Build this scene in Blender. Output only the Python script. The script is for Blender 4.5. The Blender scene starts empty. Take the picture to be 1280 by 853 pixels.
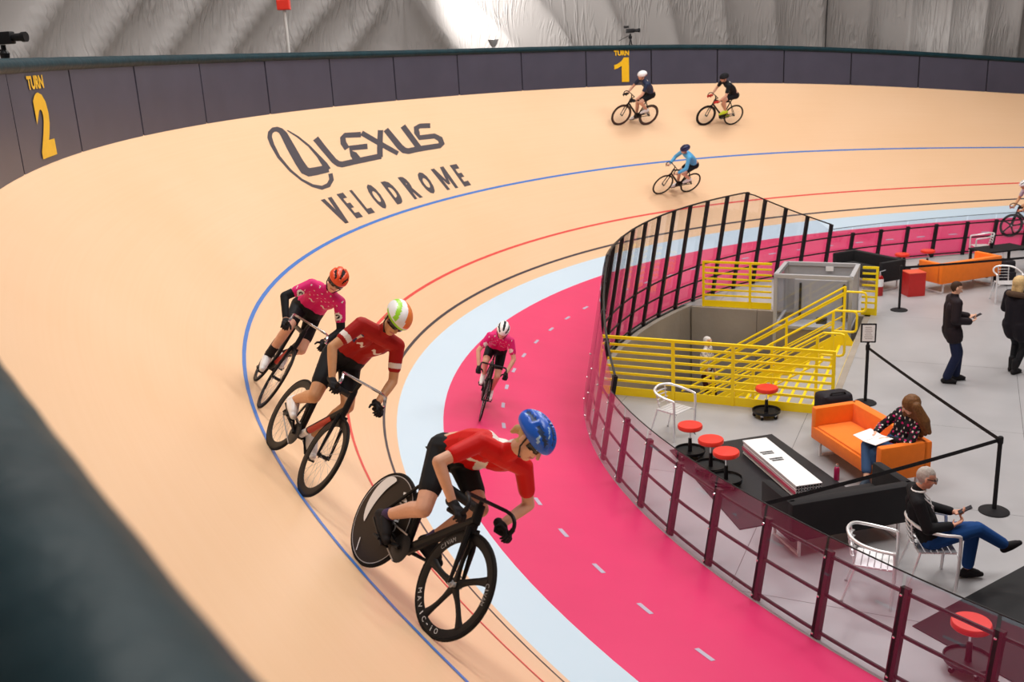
import bpy, bmesh, math, random
import numpy as np
from mathutils import Vector, Matrix
random.seed(7)
C = bpy.context.scene.collection
SC = bpy.context.scene
PI = math.pi
# ------------------------------------------------------------------ camera
CAM = Vector((-12.734, -14.423, 5.7258))
cd = bpy.data.cameras.new('camera'); cam = bpy.data.objects.new('camera', cd); C.objects.link(cam)
cd.sensor_width = 36; cd.lens = 1216.3 / 1280 * 36; cd.clip_start = .05; cd.clip_end = 200
cam.matrix_world = Matrix.Translation(CAM) @ (Matrix.Rotation(PI/2 - .28023, 4, 'X') @ Matrix.Rotation(-.05515, 4, 'Z'))
cd.dof.use_dof = True; cd.dof.focus_distance = 9.5; cd.dof.aperture_fstop = 2.8
SC.camera = cam
# ------------------------------------------------------------------ world, lights, exposure
w = bpy.data.worlds.new('world'); SC.world = w; w.use_nodes = True
w.node_tree.nodes['Background'].inputs[0].default_value = (.9, .95, 1, 1)
w.node_tree.nodes['Background'].inputs[1].default_value = .3
SC.view_settings.view_transform = 'Standard'; SC.view_settings.look = 'None'
SC.view_settings.exposure = -.72; SC.view_settings.gamma = 1; SC.view_settings.use_curve_mapping = False
def area(loc, size, power, col=(1, .97, .93), target=None):
    l = bpy.data.lights.new('overhead_fill', 'AREA'); l.shape = 'SQUARE'; l.size = size; l.energy = power; l.color = col
    o = bpy.data.objects.new('overhead_fill', l); C.objects.link(o); o.location = loc
    if target: o.rotation_euler = (Vector(target) - Vector(loc)).to_track_quat('-Z', 'Y').to_euler()
    return o
for (x, y) in ((-15, -4), (-13, 6), (-4, 12), (-4, 2), (-6, -8), (4, 8)):
    area((x, y, 15.5), 4.5, 1450)  # soft fill lights added overhead, standing in for light off the dome fabric
def spot(loc, target, power, ang, blend=.8, r=.15, col=(1, .97, .93)):
    l = bpy.data.lights.new('dome_uplight', 'SPOT'); l.energy = power; l.spot_size = ang; l.spot_blend = blend; l.shadow_soft_size = r; l.color = col
    o = bpy.data.objects.new('dome_uplight', l); C.objects.link(o); o.location = loc
    o.rotation_euler = (Vector(target) - Vector(loc)).to_track_quat('-Z', 'Y').to_euler()

# ------------------------------------------------------------------ materials
def lin(c):
    if isinstance(c, str):
        c = [int(c[i:i+2], 16)/255 for i in (0, 2, 4)]
        c = [(x/12.92 if x <= .04045 else ((x+.055)/1.055)**2.4) for x in c]
    return tuple(c)
MATS = {}
def mat(name, col, rough=.5, metal=0., var=.06, scale=12., bump=0., bscale=40., coat=0., coords='Object', sheen=0., spec=.5):
    if name in MATS: return MATS[name]
    if rough >= .55 and spec == .5: spec = .22
    m = bpy.data.materials.new(name); MATS[name] = m; m.use_nodes = True
    nt = m.node_tree; b = nt.nodes['Principled BSDF']; col = lin(col)
    tc = nt.nodes.new('ShaderNodeTexCoord'); n = nt.nodes.new('ShaderNodeTexNoise')
    n.inputs['Scale'].default_value = scale; n.inputs['Detail'].default_value = 4
    nt.links.new(tc.outputs[coords], n.inputs['Vector'])
    mx = nt.nodes.new('ShaderNodeMix'); mx.data_type = 'RGBA'
    mx.inputs[6].default_value = (*[c*(1-var*1.5) for c in col], 1); mx.inputs[7].default_value = (*[min(1, c*(1+var*1.5)) for c in col], 1)
    nt.links.new(n.outputs['Fac'], mx.inputs[0]); nt.links.new(mx.outputs[2], b.inputs['Base Color'])
    b.inputs['Roughness'].default_value = rough; b.inputs['Metallic'].default_value = metal
    b.inputs['Coat Weight'].default_value = coat; b.inputs['Sheen Weight'].default_value = sheen
    b.inputs['Specular IOR Level'].default_value = spec
    if bump:
        n2 = nt.nodes.new('ShaderNodeTexNoise'); n2.inputs['Scale'].default_value = bscale; n2.inputs['Detail'].default_value = 5
        nt.links.new(tc.outputs[coords], n2.inputs['Vector'])
        bp = nt.nodes.new('ShaderNodeBump'); bp.inputs['Strength'].default_value = bump; bp.inputs['Distance'].default_value = .02
        nt.links.new(n2.outputs['Fac'], bp.inputs['Height']); nt.links.new(bp.outputs[0], b.inputs['Normal'])
    return m
def timber():
    m = mat('track_timber', (.86, .56, .33), .42, var=0)
    nt = m.node_tree; b = nt.nodes['Principled BSDF']
    uv = nt.nodes.new('ShaderNodeUVMap'); mp = nt.nodes.new('ShaderNodeMapping'); mp.inputs['Scale'].default_value = (.35, 26, 1)
    n = nt.nodes.new('ShaderNodeTexNoise'); n.inputs['Scale'].default_value = 1; n.inputs['Detail'].default_value = 3
    nt.links.new(uv.outputs[0], mp.inputs[0]); nt.links.new(mp.outputs[0], n.inputs['Vector'])
    n3 = nt.nodes.new('ShaderNodeTexNoise'); n3.inputs['Scale'].default_value = .35; n3.inputs['Detail'].default_value = 5
    nt.links.new(uv.outputs[0], n3.inputs['Vector'])
    r = nt.nodes.new('ShaderNodeValToRGB'); r.color_ramp.elements[0].position = .25; r.color_ramp.elements[1].position = .75
    r.color_ramp.elements[0].color = (.82, .53, .305, 1); r.color_ramp.elements[1].color = (.88, .60, .385, 1)
    ad = nt.nodes.new('ShaderNodeMath'); ad.operation = 'MULTIPLY_ADD'; ad.inputs[1].default_value = .35
    mu = nt.nodes.new('ShaderNodeMath'); mu.operation = 'MULTIPLY'; mu.inputs[1].default_value = .65
    nt.links.new(n3.outputs['Fac'], mu.inputs[0]); nt.links.new(n.outputs['Fac'], ad.inputs[0]); nt.links.new(mu.outputs[0], ad.inputs[2])
    nt.links.new(ad.outputs[0], r.inputs[0]); nt.links.new(r.outputs[0], b.inputs['Base Color'])
    return m
TIMBER = timber()
AZUR = mat('azure_paint', (.56, .70, .82), .38, var=.02, scale=.6)
PINK = mat('pink_paint', (.70, .030, .145), .36, var=.08, scale=.7)
BLUEL = mat('line_blue', (.05, .19, .58), .5); REDL = mat('line_red', (.75, .07, .06), .5)
INK = mat('track_ink', (.055, .045, .055), .5); DASHM = mat('dash_grey', (.45, .40, .52), .5)
PANEL = mat('barrier_grey', (.062, .061, .090), .42, var=.14, scale=1.6, coords='Object')
DARK = mat('dark_gap', (.012, .012, .014), .7)
PAD = mat('pad_vinyl', (.003, .026, .036), .5, var=.35, scale=5, bump=.6, bscale=7, spec=.25)
YEL = mat('safety_yellow', (1., .70, .0), .38, var=.04)
YTXT = mat('yellow_print', (.85, .50, .01), .5)
BLK = mat('black_metal', (.008, .008, .010), .42, spec=.3); BLKM = mat('matt_black', (.010, .009, .011), .8, spec=.3)
RUB = mat('tyre_rubber', (.007, .006, .006), .7, spec=.2); CARB = mat('carbon', (.006, .006, .007), .45, spec=.25)
CHR = mat('chrome', (.75, .75, .77), .18, 1.0, var=.02); ALU = mat('aluminium', (.84, .84, .86), .35, .55, var=.03)
WHT = mat('white_plastic', (.85, .85, .86), .4, var=.02); CONC = mat('concrete_wall', (.33, .285, .24), .8, var=.16, scale=1.3, bump=.2, bscale=14)
FLOORM = mat('polished_concrete', (.385, .38, .395), .30, var=.13, scale=.9)
MATM = mat('rubber_mat', (.020, .019, .022), .55, var=.1)
ORG = mat('orange_fabric', (.93, .20, .008), .8, sheen=.2, bump=.15, bscale=120); BFAB = mat('charcoal_fabric', (.013, .012, .014), .85, sheen=.08, bump=.15, bscale=120)
REDP = mat('red_vinyl', (.80, .035, .018), .38); REDD = mat('red_box', (.52, .015, .012), .45)
GREY = mat('grey_steel', (.42, .42, .44), .45, var=.05)
SKIN = mat('skin', (.70, .40, .28), .55, var=.07, scale=30); SKT = mat('skin_tanned', (.62, .32, .16), .5, var=.08, scale=30)
LIPS = mat('lips', (.45, .14, .12), .5); EYED = mat('eye_dark', (.03, .02, .02), .3)
BLACKC = mat('black_lycra', (.007, .008, .011), .7, spec=.25); 
def glass(name, tint=(.94, .95, .97), extra=.0):
    m = bpy.data.materials.new(name); m.use_nodes = True; nt = m.node_tree; nt.nodes.clear()
    o = nt.nodes.new('ShaderNodeOutputMaterial'); t = nt.nodes.new('ShaderNodeBsdfTransparent'); t.inputs[0].default_value = (*tint, 1)
    g = nt.nodes.new('ShaderNodeBsdfGlossy'); g.inputs['Roughness'].default_value = .03
    lw = nt.nodes.new('ShaderNodeLayerWeight'); lw.inputs[0].default_value = .5; pw = nt.nodes.new('ShaderNodeMath'); pw.operation = 'POWER'; pw.inputs[1].default_value = 5
    ma = nt.nodes.new('ShaderNodeMath'); ma.operation = 'MULTIPLY_ADD'; ma.inputs[1].default_value = .95; ma.inputs[2].default_value = .04+extra
    mx = nt.nodes.new('ShaderNodeMixShader')
    nt.links.new(lw.outputs['Facing'], pw.inputs[0]); nt.links.new(pw.outputs[0], ma.inputs[0]); nt.links.new(ma.outputs[0], mx.inputs[0]); nt.links.new(t.outputs[0], mx.inputs[1]); nt.links.new(g.outputs[0], mx.inputs[2])
    nt.links.new(mx.outputs[0], o.inputs[0]); MATS[name] = m; return m
GLASS = glass('clear_acrylic', extra=.02)
def domemat():
    m = mat('dome_fabric', (.29, .272, .265), .5, var=.06, scale=.25)
    nt = m.node_tree; b = nt.nodes['Principled BSDF']
    uv = nt.nodes.new('ShaderNodeUVMap'); hs = None; prev = None
    # creases running up from the foot of every lobe, in two slants
    for ang, sc in ((.75, 1.0), (-.6, .8)):
        mp = nt.nodes.new('ShaderNodeMapping'); mp.inputs['Rotation'].default_value = (0, 0, ang); mp.inputs['Scale'].default_value = (5.5*sc, .55*sc, 1)
        n = nt.nodes.new('ShaderNodeTexNoise'); n.inputs['Scale'].default_value = 1.3; n.inputs['Detail'].default_value = 2; n.inputs['Distortion'].default_value = .5
        nt.links.new(uv.outputs[0], mp.inputs[0]); nt.links.new(mp.outputs[0], n.inputs['Vector'])
        mk = nt.nodes.new('ShaderNodeTexNoise'); mk.inputs['Scale'].default_value = .45 + .2*sc
        mo = nt.nodes.new('ShaderNodeMapping'); mo.inputs['Location'].default_value = (ang*9, 0, 0)
        nt.links.new(uv.outputs[0], mo.inputs[0]); nt.links.new(mo.outputs[0], mk.inputs['Vector'])
        rr = nt.nodes.new('ShaderNodeMapRange'); rr.inputs[1].default_value = .45; rr.inputs[2].default_value = .6
        nt.links.new(mk.outputs['Fac'], rr.inputs[0])
        sb = nt.nodes.new('ShaderNodeMath'); sb.operation = 'SUBTRACT'; sb.inputs[1].default_value = .5; nt.links.new(n.outputs['Fac'], sb.inputs[0]); ab = nt.nodes.new('ShaderNodeMath'); ab.operation = 'ABSOLUTE'; nt.links.new(sb.outputs[0], ab.inputs[0])
        rg = nt.nodes.new('ShaderNodeMapRange'); rg.inputs[1].default_value = 0; rg.inputs[2].default_value = .09; rg.inputs[3].default_value = 1; rg.inputs[4].default_value = 0; rg.interpolation_type = 'SMOOTHSTEP'; nt.links.new(ab.outputs[0], rg.inputs[0])
        pr = nt.nodes.new('ShaderNodeMath'); pr.operation = 'MULTIPLY'; nt.links.new(rg.outputs[0], pr.inputs[0]); nt.links.new(rr.outputs[0], pr.inputs[1])
        if prev is None: prev = pr
        else:
            a = nt.nodes.new('ShaderNodeMath'); nt.links.new(prev.outputs[0], a.inputs[0]); nt.links.new(pr.outputs[0], a.inputs[1]); prev = a
    bp = nt.nodes.new('ShaderNodeBump'); bp.inputs['Strength'].default_value = .9; bp.inputs['Distance'].default_value = .022
    nt.links.new(prev.outputs[0], bp.inputs['Height']); nt.links.new(bp.outputs[0], b.inputs['Normal'])
    return m
DOME = domemat()

# ------------------------------------------------------------------ mesh helpers
class MB:
    def __init__(s): s.v = []; s.f = []; s.m = []; s.uv = None
    def add(s, vs, fs, mi=0):
        o = len(s.v); s.v += [tuple(x) for x in vs]; s.f += [tuple(i+o for i in f) for f in fs]; s.m += [mi]*len(fs); return s
    def box(s, c, d, M=None, mi=0):
        x, y, z = d[0]/2, d[1]/2, d[2]/2
        vs = [Vector((a*x, b*y, e*z)) for a in (-1, 1) for b in (-1, 1) for e in (-1, 1)]
        if M is not None: vs = [M @ v for v in vs]
        vs = [v + Vector(c) for v in vs]
        return s.add(vs, [(0, 1, 3, 2), (4, 6, 7, 5), (0, 4, 5, 1), (2, 3, 7, 6), (0, 2, 6, 4), (1, 5, 7, 3)], mi)
    def beam(s, a, b, wd, ht, up=(0, 0, 1), mi=0):
        a = Vector(a); b = Vector(b); x = (b-a); L = x.length; x.normalize(); u = Vector(up); y = u.cross(x)
        if y.length < 1e-4: y = Vector((0, 1, 0)).cross(x)
        y.normalize(); z = x.cross(y); M = Matrix((x, y, z)).transposed()
        return s.box((a+b)/2, (L, wd, ht), M, mi)
    def tube(s, pts, r, n=8, mi=0, closed=False, cap=True, flat=1.):
        pts = [Vector(p) for p in pts]; N = len(pts); rs = r if hasattr(r, '__len__') else [r]*N; vs = []
        prev = None
        for i, p in enumerate(pts):
            if closed: t = pts[(i+1) % N] - pts[i-1]
            else: t = pts[min(i+1, N-1)] - pts[max(i-1, 0)]
            t.normalize()
            if prev is None:
                a = Vector((0, 0, 1)) if abs(t.z) < .9 else Vector((1, 0, 0))
                u = t.cross(a).normalized()
            else:
                u = (prev - t*prev.dot(t)); u = u.normalized() if u.length > 1e-6 else prev
            prev = u; q = t.cross(u)
            for k in range(n):
                a = 2*PI*k/n; vs.append(p + (u*math.cos(a) + q*math.sin(a)*flat)*rs[i])
        fs = []
        for i in range(N if closed else N-1):
            j = (i+1) % N
            for k in range(n): l = (k+1) % n; fs.append((i*n+k, i*n+l, j*n+l, j*n+k))
        if not closed and cap: fs += [tuple(range(n-1, -1, -1)), tuple((N-1)*n+k for k in range(n))]
        return s.add(vs, fs, mi)
    def lathe(s, c, ax, prof, n=24, mi=0, cp=True):
        c = Vector(c); ax = Vector(ax).normalized(); a = Vector((1, 0, 0)) if abs(ax.x) < .9 else Vector((0, 0, 1))
        u = ax.cross(a).normalized(); q = ax.cross(u); vs = []
        for (r, h) in prof:
            for k in range(n): t = 2*PI*k/n; vs.append(c + ax*h + (u*math.cos(t)+q*math.sin(t))*r)
        fs = []
        for i in range(len(prof)-1):
            for k in range(n): l = (k+1) % n; fs.append((i*n+k, i*n+l, (i+1)*n+l, (i+1)*n+k))
        if cp and prof[0][0] > 1e-5: fs.append(tuple(range(n-1, -1, -1)))
        if cp and prof[-1][0] > 1e-5: fs.append(tuple((len(prof)-1)*n+k for k in range(n)))
        return s.add(vs, fs, mi)
    def ell(s, c, X, Y, Z, n=14, mi=0):
        c = Vector(c); vs = [c+Vector(Z)]; m = n//2
        for i in range(1, m):
            th = PI*i/m
            for k in range(n): a = 2*PI*k/n; vs.append(c + Vector(X)*math.sin(th)*math.cos(a) + Vector(Y)*math.sin(th)*math.sin(a) + Vector(Z)*math.cos(th))
        vs.append(c-Vector(Z)); fs = [(0, 1+k, 1+(k+1) % n) for k in range(n)]
        for i in range(m-2):
            for k in range(n): l = (k+1) % n; fs.append((1+i*n+k, 1+(i+1)*n+k, 1+(i+1)*n+l, 1+i*n+l))
        L = len(vs)-1; fs += [(L, 1+(m-2)*n+(k+1) % n, 1+(m-2)*n+k) for k in range(n)]
        return s.add(vs, fs, mi)
    def cap(s, p, q, r1, r2, n=12, mi=0):
        p = Vector(p); q = Vector(q); ax = q-p; L = ax.length
        if L < 1e-5: return s.ell(p, (r1, 0, 0), (0, r1, 0), (0, 0, r1), n)
        prof = [(1e-6, -r1)] + [(r1*math.sin(a), -r1*math.cos(a)) for a in (.5, 1.05)] + [(r1, 0), (r2, L)] + [(r2*math.cos(a), L+r2*math.sin(a)) for a in (.5, 1.05)] + [(1e-6, L+r2)]
        return s.lathe(p, ax, prof, n, mi)
    def mesh(s, name, mats, smooth=35, bev=0):
        me = bpy.data.meshes.new(name); me.from_pydata(s.v, [], s.f)
        for m in (mats if isinstance(mats, (list, tuple)) else [mats]): me.materials.append(m)
        me.polygons.foreach_set('material_index', s.m)
        if s.uv: 
            ul = me.uv_layers.new(name='UVMap'); li = np.zeros(len(me.loops), dtype=np.int32); me.loops.foreach_get('vertex_index', li)
            ul.data.foreach_set('uv', np.array(s.uv, dtype=np.float32)[li].ravel())
        me.validate(); bm = bmesh.new(); bm.from_mesh(me)
        bmesh.ops.recalc_face_normals(bm, faces=bm.faces) if not s.uv else None
        if bev: bmesh.ops.bevel(bm, geom=[e for e in bm.edges if len(e.link_faces) == 2 and e.calc_face_angle() > .6], offset=bev, segments=2, affect='EDGES', profile=.6)
        bm.to_mesh(me); bm.free()
        if smooth:
            me.polygons.foreach_set('use_smooth', [True]*len(me.polygons)); me.set_sharp_from_angle(angle=math.radians(smooth))
        return me
def link(name, me, parent=None):
    o = bpy.data.objects.new(name, me); C.objects.link(o)
    if parent is not None: o.parent = parent
    return o
def obj(name, mb, mats, parent=None, smooth=35, bev=0): return link(name, mb.mesh(name, mats, smooth, bev), parent)
def thing(name, label, cat, M=None, group=None, loc=None, rz=0):
    o = bpy.data.objects.new(name, None); C.objects.link(o); o.empty_display_size = .1
    if M is not None: o.matrix_world = M
    elif loc is not None: o.matrix_world = Matrix.Translation(Vector(loc)) @ Matrix.Rotation(rz, 4, 'Z')
    return tag(o, label, cat, group)
def tag(o, label, cat, group=None):
    o['label'] = label; o['category'] = cat
    if group: o['group'] = group
    return o
def struct(o): o['kind'] = 'structure'; return o
KIDS = {}
def copy_tree(o, M, label, group=None, parent=None):
    c = o.copy(); C.objects.link(c)
    if parent is None:
        c.matrix_world = M; c['label'] = label
        if group: c['group'] = group
    else: c.parent = parent
    for ch in [k for k in bpy.data.objects if k.parent == o]: copy_tree(ch, None, None, None, c)
    return c
def TM(loc, rz=0): return Matrix.Translation(Vector(loc)) @ Matrix.Rotation(rz, 4, 'Z')

# ------------------------------------------------------------------ the track's plan: curve by arc length s, lateral r, banking
Z0 = .49389; WP = 2.2846; WA = .6732; BA = .3668; WT = 5.5374; HB = 1.181; OFF = -2.064394; R0 = 13.901487
KN = np.linspace(-24, 24, 9); KV = [-.025549, .013992, .054192, .077738, .0715008, .076367, .063364, .034432, .008665]
BN = np.linspace(-20, 20, 5); BV = [.565874, .800797, .86217, .833786, .712006]
def cub(x, xn, yn):
    yn = np.array(yn); m = np.gradient(yn, xn); x = np.clip(x, xn[0], xn[-1]); i = np.clip(np.searchsorted(xn, x)-1, 0, len(xn)-2)
    h = xn[i+1]-xn[i]; t = (x-xn[i])/h
    return (2*t**3-3*t**2+1)*yn[i]+(t**3-2*t**2+t)*h*m[i]+(-2*t**3+3*t**2)*yn[i+1]+(t**3-t**2)*h*m[i+1]
SS = np.linspace(-30, 30, 241); _k = cub(SS, KN, KV); _d = SS[1]-SS[0]
_th = np.concatenate([[0], np.cumsum((_k[1:]+_k[:-1])/2*_d)]); _th -= _th[120]; _tx = np.cos(_th); _ty = np.sin(_th)
_x = np.concatenate([[0], np.cumsum((_tx[1:]+_tx[:-1])/2*_d)]); _x -= _x[120]
_y = np.concatenate([[0], np.cumsum((_ty[1:]+_ty[:-1])/2*_d)]); _y -= _y[120] + R0
_c, _s = math.cos(OFF), math.sin(OFF)
CX = _x*_c-_y*_s; CY = _x*_s+_y*_c; NX = _ty*_c+_tx*_s; NY = _ty*_s-_tx*_c; BE = cub(SS, BN, BV)
def frame(s):
    n = Vector((float(np.interp(s, SS, NX)), float(np.interp(s, SS, NY)), 0)).normalized()
    return Vector((float(np.interp(s, SS, CX)), float(np.interp(s, SS, CY)), 0)), n, float(np.interp(s, SS, BE))
def surf(s, r, up=0.):
    k, n, b = frame(s)
    if r < 0: h = r; z = Z0*(1+r/WP); sl = math.atan(Z0/WP)
    elif r < WA: h = r; z = Z0+r*BA; sl = math.atan(BA)
    else: h = WA+(r-WA)*math.cos(b); z = Z0+WA*BA+(r-WA)*math.sin(b); sl = b
    p = k+n*h; p.z = z
    return p + (Vector((0, 0, 1))*math.cos(sl) - n*math.sin(sl))*up
def lframe(s, r):
    e = 1e-2; T = (surf(s+e, r)-surf(s-e, r)).normalized(); N = (surf(s, r+e)-surf(s, r-e)).normalized()
    U = N.cross(T).normalized()
    if U.z < 0: U = -U
    return T, N, U
def bike_matrix(s, r, psi, phi):
    T, N, U0 = lframe(s, r); F = T*math.cos(psi)+N*math.sin(psi); S = U0.cross(F); U = U0*math.cos(phi)+S*math.sin(phi); L = U.cross(F)
    P = surf(s, r); M = Matrix((F, L, U)).transposed().to_4x4(); M.translation = P; return M
S0, S1 = -28., 24.
def strip(rs, s0=S0, s1=S1, ds=.4, up=0.):
    mb = MB(); n = int(round((s1-s0)/ds)); mb.uv = []
    for i in range(n+1):
        s = s0+(s1-s0)*i/n
        for r in rs: mb.v.append(tuple(surf(s, r, up))); mb.uv.append((s, r))
    m = len(rs)
    for i in range(n):
        for j in range(m-1): a = i*m+j; mb.f.append((a, a+1, a+m+1, a+m)); mb.m.append(0)
    return mb
track = struct(thing('velodrome_track', 'banked timber cycling track with azure band and pink apron', 'track'))
obj('timber_banking', strip(list(np.linspace(WA, WA+WT+.03, 14))), TIMBER, track, 180)
obj('azure_band', strip([0, .335, WA]), AZUR, track, 0)
obj('pink_apron', strip([-WP, -1.5, -.75, 0]), PINK, track, 0)
for nm, t, wd, m in (('black_line', .2556, .05, INK), ('red_line', .943, .05, REDL), ('blue_line', 2.616, .055, BLUEL)):
    obj(nm, strip([WA+t-wd/2, WA+t+wd/2], up=.003), m, track, 0)
for k in range(-24, 23):
    s = k*1.0+.16; obj('dash', strip([-.95, -.895], s-.12, s+.13, .125, up=.003), DASHM, track, 0)
# painted lettering laid on the boards
STROKES = [([[2.477, 5.769], [2.359, 5.579], [2.279, 5.318], [2.282, 5.037], [2.342, 4.809], [2.407, 4.676]], [[2.445, 5.786], [2.306, 5.604], [2.211, 5.344], [2.186, 5.066], [2.17, 4.848], [2.203, 4.708]]), ([[2.373, 4.604], [2.481, 4.481], [2.658, 4.401], [2.868, 4.383], [3.075, 4.47], [3.24, 4.654], [3.31, 4.906], [3.28, 5.236], [3.148, 5.523], [3.036, 5.688], [2.942, 5.764], [2.836, 5.803], [2.761, 5.799], [2.724, 5.759], [2.75, 5.669], [2.892, 5.347], [3.032, 4.979], [3.086, 4.777], [2.983, 4.674], [2.714, 4.656], [2.303, 4.651]], [[2.259, 4.598], [2.388, 4.444], [2.66, 4.322], [2.95, 4.313], [3.157, 4.43], [3.308, 4.629], [3.386, 4.885], [3.375, 5.215], [3.263, 5.505], [3.155, 5.689], [2.996, 5.815], [2.802, 5.889], [2.652, 5.891], [2.561, 5.834], [2.546, 5.718], [2.654, 5.392], [2.783, 5.025], [2.816, 4.855], [2.792, 4.82], [2.587, 4.806], [2.192, 4.792]]), ([[1.978, 5.447], [1.989, 5.17], [1.99, 4.836], [1.939, 4.728], [1.816, 4.677]], [[1.789, 5.508], [1.812, 5.225], [1.818, 4.893], [1.778, 4.821], [1.674, 4.788]]), ([[1.826, 4.682], [0.502, 4.682]], [[1.739, 4.797], [0.425, 4.803]]), ([[0.492, 5.444], [0.965, 5.485], [1.174, 5.397], [1.313, 5.232], [1.341, 5.064]], [[0.589, 5.326], [1.041, 5.375], [1.069, 5.354], [1.138, 5.258], [1.171, 5.108]]), ([[0.579, 5.114], [1.142, 5.141], [1.313, 4.898], [1.337, 4.75]], [[0.669, 4.998], [1.171, 5.035], [1.101, 4.949], [1.109, 4.812]]), ([[0.556, 5.382], [0.321, 5.077], [-0.019, 4.689]], [[0.411, 5.471], [0.175, 5.166], [-0.146, 4.767]]), ([[-0.051, 5.437], [0.586, 4.737]], [[-0.176, 5.418], [0.449, 4.711]]), ([[-0.192, 5.392], [-0.194, 4.861], [-0.244, 4.727], [-0.385, 4.675], [-0.712, 4.688], [-1.447, 4.685], [-1.637, 4.777], [-1.703, 4.974], [-1.574, 5.109], [-1.112, 5.117], [-1.169, 5.225], [-1.21, 5.314], [-1.289, 5.334], [-1.582, 5.306]], [[-0.36, 5.459], [-0.385, 4.935], [-0.419, 4.84], [-0.483, 4.807], [-0.791, 4.818], [-1.512, 4.809], [-1.502, 4.797], [-1.536, 4.896], [-1.474, 4.986], [-1.002, 5.006], [-1.01, 5.2], [-1.134, 5.383], [-1.356, 5.454], [-1.665, 5.427]]), ([[-0.752, 5.425], [-0.735, 4.77]], [[-0.919, 5.49], [-0.905, 4.83]])]
BOXES = [('V', [[3.256, 4.113], [2.866, 4.105], [2.897, 3.467], [3.3, 3.491]]), ('E', [[2.665, 4.123], [2.435, 4.116], [2.471, 3.477], [2.707, 3.493]]), ('L', [[2.209, 4.118], [1.972, 4.119], [2.006, 3.476], [2.249, 3.483]]), ('O', [[1.688, 4.122], [1.363, 4.151], [1.441, 3.49], [1.756, 3.475]]), ('D', [[1.099, 4.115], [0.784, 4.107], [0.84, 3.48], [1.149, 3.488]]), ('R', [[0.491, 4.124], [0.175, 4.12], [0.201, 3.489], [0.506, 3.487]]), ('O', [[-0.087, 4.109], [-0.443, 4.152], [-0.369, 3.523], [-0.043, 3.494]]), ('M', [[-0.671, 4.146], [-1.119, 4.158], [-1.086, 3.503], [-0.693, 3.507]]), ('E', [[-1.324, 4.155], [-1.558, 4.155], [-1.532, 3.5], [-1.293, 3.49]])]
for i, (L, R) in enumerate(STROKES):
    mb = MB(); mb.uv = []
    pl = []
    for a, b in zip(L, R): m_ = [(a[0]+b[0])/2, (a[1]+b[1])/2]; pl.append(([m_[0]+(a[0]-m_[0])*1.22, m_[1]+(a[1]-m_[1])*1.22], [m_[0]+(b[0]-m_[0])*1.22, m_[1]+(b[1]-m_[1])*1.22]))
    q = []
    for j in range(len(pl)-1):
        for t in (0, .25, .5, .75): q.append([[pl[j][e][d]*(1-t)+pl[j+1][e][d]*t for d in (0, 1)] for e in (0, 1)])
    q.append(pl[-1])
    for a, b in q: mb.v += [tuple(surf(*a, .0035)), tuple(surf(*b, .0035))]; mb.uv += [tuple(a), tuple(b)]
    for j in range(len(q)-1): mb.f.append((2*j, 2*j+1, 2*j+3, 2*j+2)); mb.m.append(0)
    obj('emblem' if i < 2 else 'painted_letter', mb, INK, track, 0)
def glyph(ch, bold=.02, size=1., res=3):
    cu = bpy.data.curves.new('t', 'FONT'); cu.body = ch; cu.size = size; cu.offset = bold; cu.resolution_u = res
    o = bpy.data.objects.new('t', cu); C.objects.link(o); dg = bpy.context.evaluated_depsgraph_get(); dg.update()
    me = bpy.data.meshes.new_from_object(o.evaluated_get(dg)); V = np.array([v.co[:] for v in me.vertices]); F = [tuple(p.vertices) for p in me.polygons]
    bpy.data.objects.remove(o); bpy.data.curves.remove(cu); bpy.data.meshes.remove(me)
    V = V[:, :2]; return V, F
def text_fit(ch, bold=.02):
    V, F = glyph(ch, bold); lo = V.min(0); hi = V.max(0); return (V-lo)/(hi-lo), F
def text_obj(ch, place, name, m, parent, bold=.02):
    V, F = text_fit(ch, bold); mb = MB(); mb.add([place(x, y) for x, y in V], F); mb.uv = [(0, 0)]*len(mb.v)
    return obj(name, mb, m, parent, 0)
for ch, (tl, tr, br, bl) in BOXES:
    def pl(x, y):
        a = [bl[i]*(1-x)+br[i]*x for i in (0, 1)]; b = [tl[i]*(1-x)+tr[i]*x for i in (0, 1)]
        return tuple(surf(a[0]*(1-y)+b[0]*y, a[1]*(1-y)+b[1]*y, .0035))
    BLOCK = {'E': [[(0, 0), (.40, 0), (.40, 1), (0, 1)], [(.4, 0), (1, 0), (1, .21), (.4, .21)], [(.4, .4), (.88, .4), (.88, .6), (.4, .6)], [(.4, .79), (1, .79), (1, 1), (.4, 1)]],
             'L': [[(0, 0), (.40, 0), (.40, 1), (0, 1)], [(.4, 0), (1, 0), (1, .21), (.4, .21)]],
             'V': [[(0, 1), (.36, 1), (.66, 0), (.34, 0)], [(.64, 1), (1, 1), (.66, 0), (.34, 0)]],
             'M': [[(0, 0), (.27, 0), (.27, 1), (0, 1)], [(.73, 0), (1, 0), (1, 1), (.73, 1)], [(.02, 1), (.28, 1), (.60, .22), (.40, .22)], [(.72, 1), (.98, 1), (.60, .22), (.40, .22)]]}
    if ch in BLOCK:
        mb = MB()
        for q in BLOCK[ch]: mb.add([pl(x, y) for x, y in q], [(0, 1, 2, 3)])
        mb.uv = [(0, 0)]*len(mb.v); obj('painted_letter', mb, INK, track, 0)
    else: text_obj(ch, pl, 'painted_letter', INK, track, .07)
# ------------------------------------------------------------------ outer barrier
RT = WA+WT
def btop(s):
    p = surf(s, RT); p.z = p.z; return p
def hb(s):
    t = min(1, max(0, (s-12)/5.)); return HB - .25*(t*t*(3-2*t))
def bpt(s, off, h):
    k, n, b = frame(s); p = surf(s, RT); sh = -.05*min(1, max(0, (s-13)/4)); return p + n*(off+sh*0) + Vector((0, 0, h))
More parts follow.
